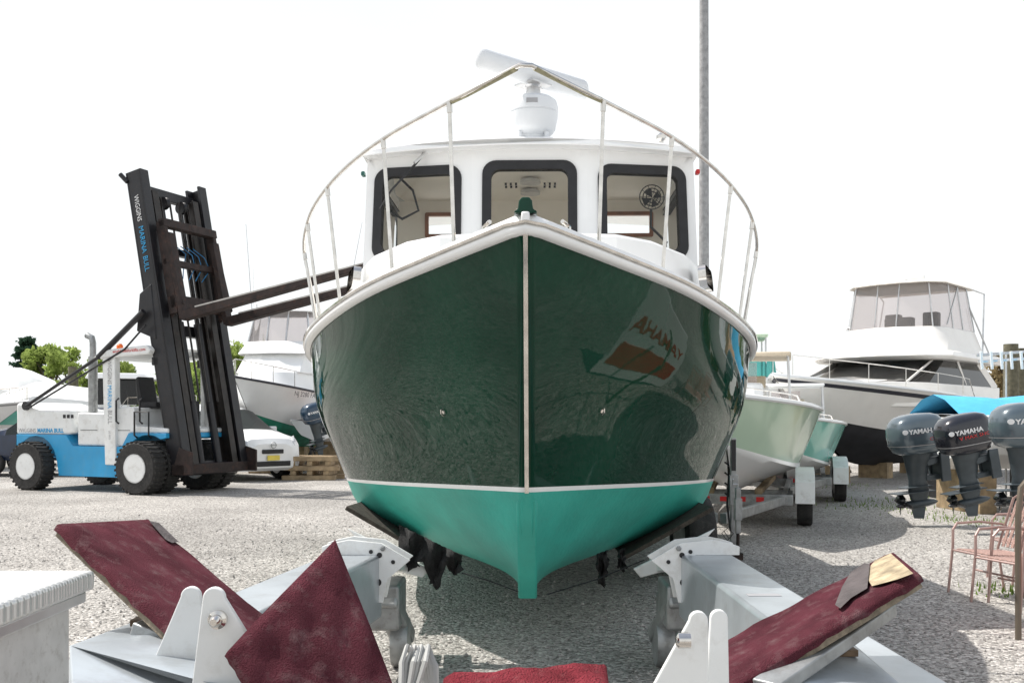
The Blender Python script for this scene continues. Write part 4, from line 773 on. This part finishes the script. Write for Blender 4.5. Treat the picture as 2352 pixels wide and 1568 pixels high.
# ---- small runabout + lumber
r=thing('runabout_boat','small white and tan runabout with dark outboard beside the minivan','boat',(-3.1,33.0,0),math.radians(60)); sl=ghull(r,5.0,2.2,.95,1.15,1.75,1.55,.7,WHITE,WHITE,wl=1.15,stripe=LTBLUE)
MB().bx(-4.8,-4.0,-.8,.8,1.4,1.85).build('seat',mat('tan_seat2',(.45,.25,.16),.6),r,.05); MB().bx(-4.4,-4.2,-.5,.5,0,1.0).build('cradle',TIMBER,r); MB().bx(-1.6,-1.4,-.3,.3,0,1.1).build('keel_block',TIMBER,r)
outboard('outboard_motor','dark navy outboard motor on the small runabout above the lumber pile',P(742,1045,27.6),math.radians(225),.92,mat('navy_engine',(.02,.05,.09),.25,.2,.1,3,coat=.6),tilt=.25,fat=1.2)
base=G(712,1102)
for i in range(5):
    for j in range(4 if i%2==0 else 3):
        m_=MB(); L2=random.uniform(1.2,1.5)
        if i%2==0: m_.bx(-L2/2,L2/2,-.07,.07,0,.12); p=(base.x+random.uniform(-.08,.08),base.y+j*.3,i*.125); rz=random.uniform(-.05,.05)
        else: m_.bx(-.07,.07,-.5,.5,0,.12); p=(base.x-.45+j*.45,base.y+.45,i*.125); rz=random.uniform(-.06,.06)
        o=m_.build('timber_baulk',TIMBER,None,.006); o.location=p; o.rotation_euler=(0,0,rz); tag(o,'weathered timber baulk in the lumber pile right of the minivan','timber','timbers in the lumber pile')
# ================================================================= CARS
def car(name,label,loc,rz,st,paint,glass_from,glass_to,side_from,side_to,wheels,wr=.34):
    r=thing(name,label,'van' if 'van' in name else 'truck',loc,rz)
    body,gl=MB(),MB(); sgs=[MB(),MB()]; rings=[]
    for x,w_,zl,zb_,zr,wt in st:
        h=[(x,0,zl),(x,w_*.9,zl),(x,w_,zl+.15),(x,w_*1.0,(zl+zb_)/2),(x,w_*.97,zb_),(x,wt,zr-.05),(x,wt*.8,zr),(x,0,zr+.02)]; rings.append([(a,-b_,c) for a,b_,c in h[::-1]]+h[1:])
    n=len(rings[0])
    for i in range(len(rings)-1):
        xm=(rings[i][0][0]+rings[i+1][0][0])/2
        for k in range(n-1):
            q=[rings[i][k],rings[i][k+1],rings[i+1][k+1],rings[i+1][k]]; kk=min(k,n-2-k)
            if kk in (0,1) and glass_to<xm<glass_from: gl.add(q,[(0,1,2,3)])
            elif kk==2 and side_to<xm<side_from: sgs[0 if k<n/2 else 1].add(q,[(0,1,2,3)])
            else: body.add(q,[(0,1,2,3)])
    body.add(rings[0],[tuple(range(n))]); body.add(rings[-1],[tuple(range(n))])
    body.build('body',paint,r,angle=28)
    if gl.V: gl.build('windscreen',CGLASS,r)
    for sg in sgs:
        if sg.V: sg.build('side_window',CGLASS,r)
    for x,y in wheels: wheel(r,(x,y,wr),wr,.24,rimm=ALU,rr=.62)
    return r
van=car('minivan','white minivan with yellow front plate parked behind the forklift mast',(G(622,1106).x,25.6,0),math.radians(-42),
 [(0,.62,.32,.78,.88,.5),(-.10,.84,.25,.86,1.0,.66),(-.4,.95,.25,1.02,1.12,.74),(-.95,.98,.25,1.12,1.22,.78),(-1.25,.98,.25,1.15,1.32,.78),(-2.0,.98,.25,1.16,1.72,.76),(-2.5,.98,.25,1.16,1.84,.76),(-4.2,.98,.25,1.16,1.87,.76),(-4.9,.95,.3,1.1,1.78,.72),(-5.1,.9,.4,1.0,1.3,.7)],
 WHITE,-1.0,-2.1,-1.3,-4.9,[(-.95,-.88),(-.95,.88),(-3.95,-.88),(-3.95,.88)])
van.scale=(1.08,1.08,1.08)
MB().bx(.0,.03,-.5,.5,.36,.48).build('grille',BLACK,van,.02); MB().bx(.0,.03,-.3,.3,.66,.76).build('grille',BLACK,van,.02)
HLG=mat('headlight_glass',(.6,.62,.65),.1,.3)
for s in (-1,1):
    m_=MB(); m_.prism([(-.06,s*.60,.76),(-.5,s*.91,.90),(-.52,s*.91,1.06),(-.09,s*.62,.95)],(.03,s*.05,.02)); m_.build('headlight',HLG,van,.01)
    MB().bx(-1.55,-1.4,s*1.0-.1,s*1.0+.1,1.15,1.3).build('wing_mirror',WHITE,van,.03)
MB().bx(.035,.05,-.17,.17,.50,.62).build('number_plate',YEL,van); m_=MB(); m_.tube([(.045,.07*math.cos(t),.86+.07*math.sin(t)) for t in [2*math.pi*i/16 for i in range(17)]],.01,5); m_.bx(.04,.055,-.085,.085,.85,.87); m_.build('badge',GALV,van)
pk=car('pickup_truck','black pickup truck behind the rear of the forklift at the left edge',(P(-70,1090,28.6).x,28.6,0),math.pi,
 [(0,.7,.5,.95,1.1,.7),(-.1,.95,.45,1.0,1.2,.85),(-1.3,.98,.45,1.15,1.32,.85),(-1.5,.98,.45,1.15,1.36,.85),(-2.2,.98,.45,1.2,1.88,.74),(-3.9,.98,.45,1.2,1.92,.74),(-4.3,.98,.45,1.2,1.40,.8),(-4.35,.98,.45,1.2,1.28,.95),(-6,.98,.5,1.2,1.28,.95)],
 NAVY,-1.5,-2.3,-1.6,-4.1,[(-1.05,-.88),(-1.05,.88),(-4.9,-.88),(-4.9,.88)],.40)
# ================================================================= left background boats
r=thing('shrink_wrapped_boat','large white shrink-wrapped boat far left beyond the forklift','boat',(-20.6,46,0),math.radians(-15))
m_=MB(); rows=[]
for x,w_,z in ((0,.1,2.6),(-1,1.0,3.5),(-2.5,1.6,4.0),(-5,1.8,4.1),(-7,1.7,3.2),(-8,1.5,2.7)): rows.append([(x,-w_,1.6),(x,-w_,z*.75),(x,-w_*.45,z*.97),(x,0,z),(x,w_*.45,z*.97),(x,w_,z*.75),(x,w_,1.6)])
m_.grid(rows,caps=True).build('shrink_wrap',WMAT,r,angle=25); ghull(r,8,3.4,.6,1.0,2.0,1.8,1,WHITE,BOTB)
r=thing('shrink_wrapped_boat','low white shrink-wrapped boat beside the pilings far left','boat',(-16.6,44,0),math.radians(20))
m_=MB(); m_.grid([[(x,-w_,1.4),(x,-w_*.8,z*.8),(x,0,z),(x,w_*.8,z*.8),(x,w_,1.4)] for x,w_,z in ((0,.1,2.0),(-1.5,1.2,2.9),(-4,1.4,3.2),(-6,1.3,2.4))],caps=True).build('shrink_wrap',WMAT,r,angle=25); ghull(r,6,2.6,.5,.8,1.7,1.5,.8,WHITE,WHITE)
r=thing('cruiser_boat','white cruiser with bow rail cut by the left edge','boat',(P(66,930,31).x,31,0),math.radians(-20)); sl=ghull(r,8,3.0,.7,1.1,2.15,1.7,1.2,WHITE,WHITE,stripe=LGREY); railing(r,sl,1,16,.45,r=.015)
loft(r,'cabin',[(2.0,[(-2,.1),(-3,.9),(-6,1.2)]),(2.75,[(-3.2,.1),(-3.8,.8),(-6,1.0)])],WHITE,.04)
r=thing('hardtop_boat','white and teal hardtop boat seen behind the forklift cab','boat',(P(455,900,36).x,36,0),math.radians(10)); sl=ghull(r,6.5,2.6,.9,1.3,2.1,1.9,.8,AQUA,WHITE); 
loft(r,'cabin_window',[(2.1,[(-1.2,.2),(-1.6,.9),(-3.3,1.1)]),(3.0,[(-1.7,.2),(-1.9,.8),(-3.2,1.0)])],DGLASS); loft(r,'hardtop',[(3.0,[(-1.3,.2),(-1.5,1.0),(-3.6,1.2)]),(3.2,[(-1.5,.2),(-1.7,.9),(-3.5,1.1)])],WHITE,.03)
for s in (-1,1):
    for x in (-1.6,-2.5,-3.2): MB().beam((x,s*1.0,2.1),(x-.2,s*.9,3.02),.06,.1).build('window_post',WHITE,r)
railing(r,sl,1,14,.35,r=.015)
r=thing('flag','small faded flag on a thin staff by the white flybridge boat','flag',(P(590,900,33).x,33,0)); MB().tube([(0,0,0),(0,0,5.4)],.02,6).build('staff',ALU,r); m_=MB(); m_.grid([[(.02+.2*i/5,.05*math.sin(i),4.6+.11*j-.05*i) for i in range(6)] for j in range(6)]); m_.build('flag_cloth',mat('faded_red_cloth',(.5,.25,.25),.8),r)
# ================================================================= poles
pp=Vector(((1617-CX)/F*26,26,0)); o=MB().tube([(0,0,0),(0,0,5),(0,0,14)],[.15,.135,.115],16).build('utility_pole',POLEW); o.location=pp; tag(o,'tall weathered wooden pole rising behind the green boat','pole')
for px,py,Y,w_,lab in ((62,852,50,.16,'grey timber piling far left beside the shrink-wrapped boats'),(166,842,48,.17,'grey timber piling behind the forklift counterweight'),(172,870,56,.16,'shorter timber piling next to the one behind the counterweight'),(268,830,50,.14,'timber piling behind the forklift cab post'),(2322,790,36,.22,'timber piling at the right edge behind the motor yacht'),(2342,800,38,.2,'rightmost timber piling at the right edge')):
    p=P(px,py,Y); o=MB().tube([(0,0,0),(0,0,p.z)],[w_*1.3,w_*1.15],12).build('piling',PILEW); o.location=(p.x,p.y,0); tag(o,lab,'piling','timber pilings')
r=thing('rod_rack','white rod holder rack with upright tubes at the right edge','rack',(P(2305,820,20).x,20,0)); m_=MB(); m_.tube([(-.5,0,2.75),(1.0,0,2.85)],.03,6); m_.tube([(-.4,.3,2.9),(1,.3,3.0)],.03,6)
for x in (.1,.9): m_.tube([(x,.1,0),(x,.1,2.9)],.02,6)
m_.build('rack_frame',ALU,r)
for i in range(7): m_=MB(); m_.tube([(-.45+i*.2,-.05,2.6),(-.5+i*.2,-.1,2.95)],.03,8); m_.build('rod_holder',WHITE,r)
o=MB().tube([(0,0,0),(0,0,.9),(.02,0,1.1),(.1,0,1.2),(.3,0,1.22)],.022,10).build('bent_pipe_stand',mat('brown_pipe',(.16,.13,.1),.5,.3)); o.location=G(2339,1468); tag(o,'bent brown metal pipe stand at the right edge before the patio chairs','stand')
def chair():
    r=thing('patio_chair','','chair')
    m_=MB()
    for i in range(9): m_.bx(-.22,.22,-.23+i*.05,-.19+i*.05,.40-i*.003,.41-i*.003)
    m_.build('seat',WICK,r,.003)
    m_=MB()
    for i in range(7): x=-.18+i*.06; m_.beam((x,.23,.42),(x,.39,.84),.035,.008,up=(0,-1,.3))
    m_.build('backrest',WICK,r)
    for s in (-1,1):
        m_=MB(); m_.tube([(s*.27,-.28,0),(s*.26,-.24,.42),(s*.27,-.23,.58),(s*.28,-.18,.635),(s*.28,.05,.645),(s*.26,.28,.62),(s*.24,.32,.6)],.012,8); m_.build('arm',CHF,r)
        m_=MB(); m_.tube([(s*.25,.30,0),(s*.235,.22,.40),(s*.235,.39,.86),(s*.18,.41,.90),(0,.41,.91)],.012,8); m_.build('leg',CHF,r)
    for q in ((-.25,-.24,.39),(-.23,.22,.38),(-.25,.0,.2)): MB().tube([q,(-q[0],q[1],q[2])],.011,6).build('stretcher',CHF,r)
    return r
c1=chair()
for i,(px,py,rz,lab) in enumerate(((2285,1368,-1.35,'brown woven patio chair leftmost at the right edge of the yard'),(2345,1390,-1.25,'brown woven patio chair in front, cut by the right edge'),(2362,1335,-1.6,'brown woven patio chair behind the other two'))):
    c=c1 if i==0 else copytree(c1); c.location=G(px,py); c.rotation_euler=(0,0,rz); c['label']=lab; c['group']='patio chairs at the right'
# ================================================================= trees
def leaves(cl,n,sz,squash=1):
    V=[];Fc=[]
    for (x,y,z,rx,rz_) in cl:
        for i in range(n):
            d_=rng.normal(size=3); d_/=np.linalg.norm(d_); rr=rng.random()**.4; p=np.array([x,y,z])+d_*rr*np.array([rx,rx,rz_]); a=rng.normal(size=3); a/=np.linalg.norm(a); b_=np.cross(a,rng.normal(size=3)); b_/=np.linalg.norm(b_); s=sz*(.6+.8*rng.random())
            o=len(V); V+=[tuple(p-a*s),tuple(p+b_*s*.6),tuple(p+a*s),tuple(p-b_*s*.6)]; Fc.append((o,o+1,o+2,o+3))
    me=bpy.data.meshes.new('crown'); me.from_pydata(V,[],Fc); return me
def tree(px,top,Y,wid,leafm,label,kind='d',n=150,group='trees behind the yard'):
    x0=(px-CX)/F*Y; ht=H+(HY-top)/F*Y; r=thing('pine_tree' if kind=='p' else 'tree',label,'tree',(x0,Y,0),random.random()*6,group)
    tk_=MB(); tk_.tube([(0,0,0),(.05,0,ht*.5),(0,.05,ht*.92)],[.2,.13,.04],8)
    cl=[]
    if kind=='p':
        for i in range(12):
            z=ht*(.2+.76*i/11); R_=wid*(1-i/12.5)*(.75+.5*random.random())
            for k in range(6):
                a=k*1.05+i*.7+random.random()*.5; rl_=R_*random.uniform(.7,1.1); dz=random.uniform(-.15,.2); tk_.tube([(0,0,z),(rl_*math.cos(a),rl_*math.sin(a),z+dz)],[.05,.015],5)
                for f in (.35,.65,1): cl.append((rl_*f*math.cos(a),rl_*f*math.sin(a),z+dz*f+.05,.42,.2))
    else:
        for i in range(17):
            a=random.random()*6.28; z=ht*random.uniform(.25,.9); R_=wid*(1-abs(z/ht-.55)*1.2)*random.uniform(.3,.95); p=(R_*math.cos(a),R_*math.sin(a),z)
            tk_.tube([(0,0,z*.6),(p[0]*.6,p[1]*.6,z*.88),p],[.07,.04,.015],5); cl.append((*p,wid*random.uniform(.2,.36),wid*random.uniform(.16,.3)))
        cl.append((0,0,ht*.9,wid*.25,ht*.08))
    tk_.build('trunk',BARK,r); me=leaves(cl,n if kind!='p' else 26,.10*Y/50+.03); me.materials.append(leafm); o=bpy.data.objects.new('crown',me); COL.objects.link(o); o.parent=r
tree(62,776,68,2.2,LEAF3,'dark pine tree at the far left skyline','p')
for a in ((118,782,66,2.4,LEAF,'pale spring tree right of the dark pine'),(165,790,64,2.3,LEAF,'spring tree behind the exhaust pipe'),(20,850,60,2.2,LEAF2,'low tree at the left edge'),(225,808,60,2.2,LEAF,'pale tree behind the forklift cab post'),
  (290,830,62,2.4,LEAF,'tree behind the forklift cab roof'),(470,800,46,2.0,LEAF,'bright green tree seen through the forklift mast'),(520,782,44,1.9,LEAF,'bright green tree right of the forklift mast'),(560,815,48,1.7,LEAF2,'green tree beside the white flybridge boat'),(505,850,40,1.5,LEAF2,'low bush-like tree under the forks'),
  (440,830,50,1.9,LEAF,'tree behind the lower mast'),(380,850,52,1.8,LEAF2,'tree behind the forklift seat'),(2330,800,55,2.3,LEAFB,'brownish budding tree at the right edge'),(2290,850,60,2.0,LEAFB,'low brownish tree behind the motor yacht stern'),(640,830,60,2.2,LEAF2,'tree behind the white flybridge boat')):
    tree(*a)
def far():
    cl=[]
    for i in range(150): x=-140+i*1.9+random.random(); cl.append((x,110+random.uniform(-6,6),random.uniform(1,3.2),2.4,1.8))
    me=leaves(cl,60,.45); me.materials.append(LEAF2); o=bpy.data.objects.new('distant_woods',me); COL.objects.link(o); return o
struct(tag(far(),'distant low band of green woods along the horizon','woods'),'stuff')
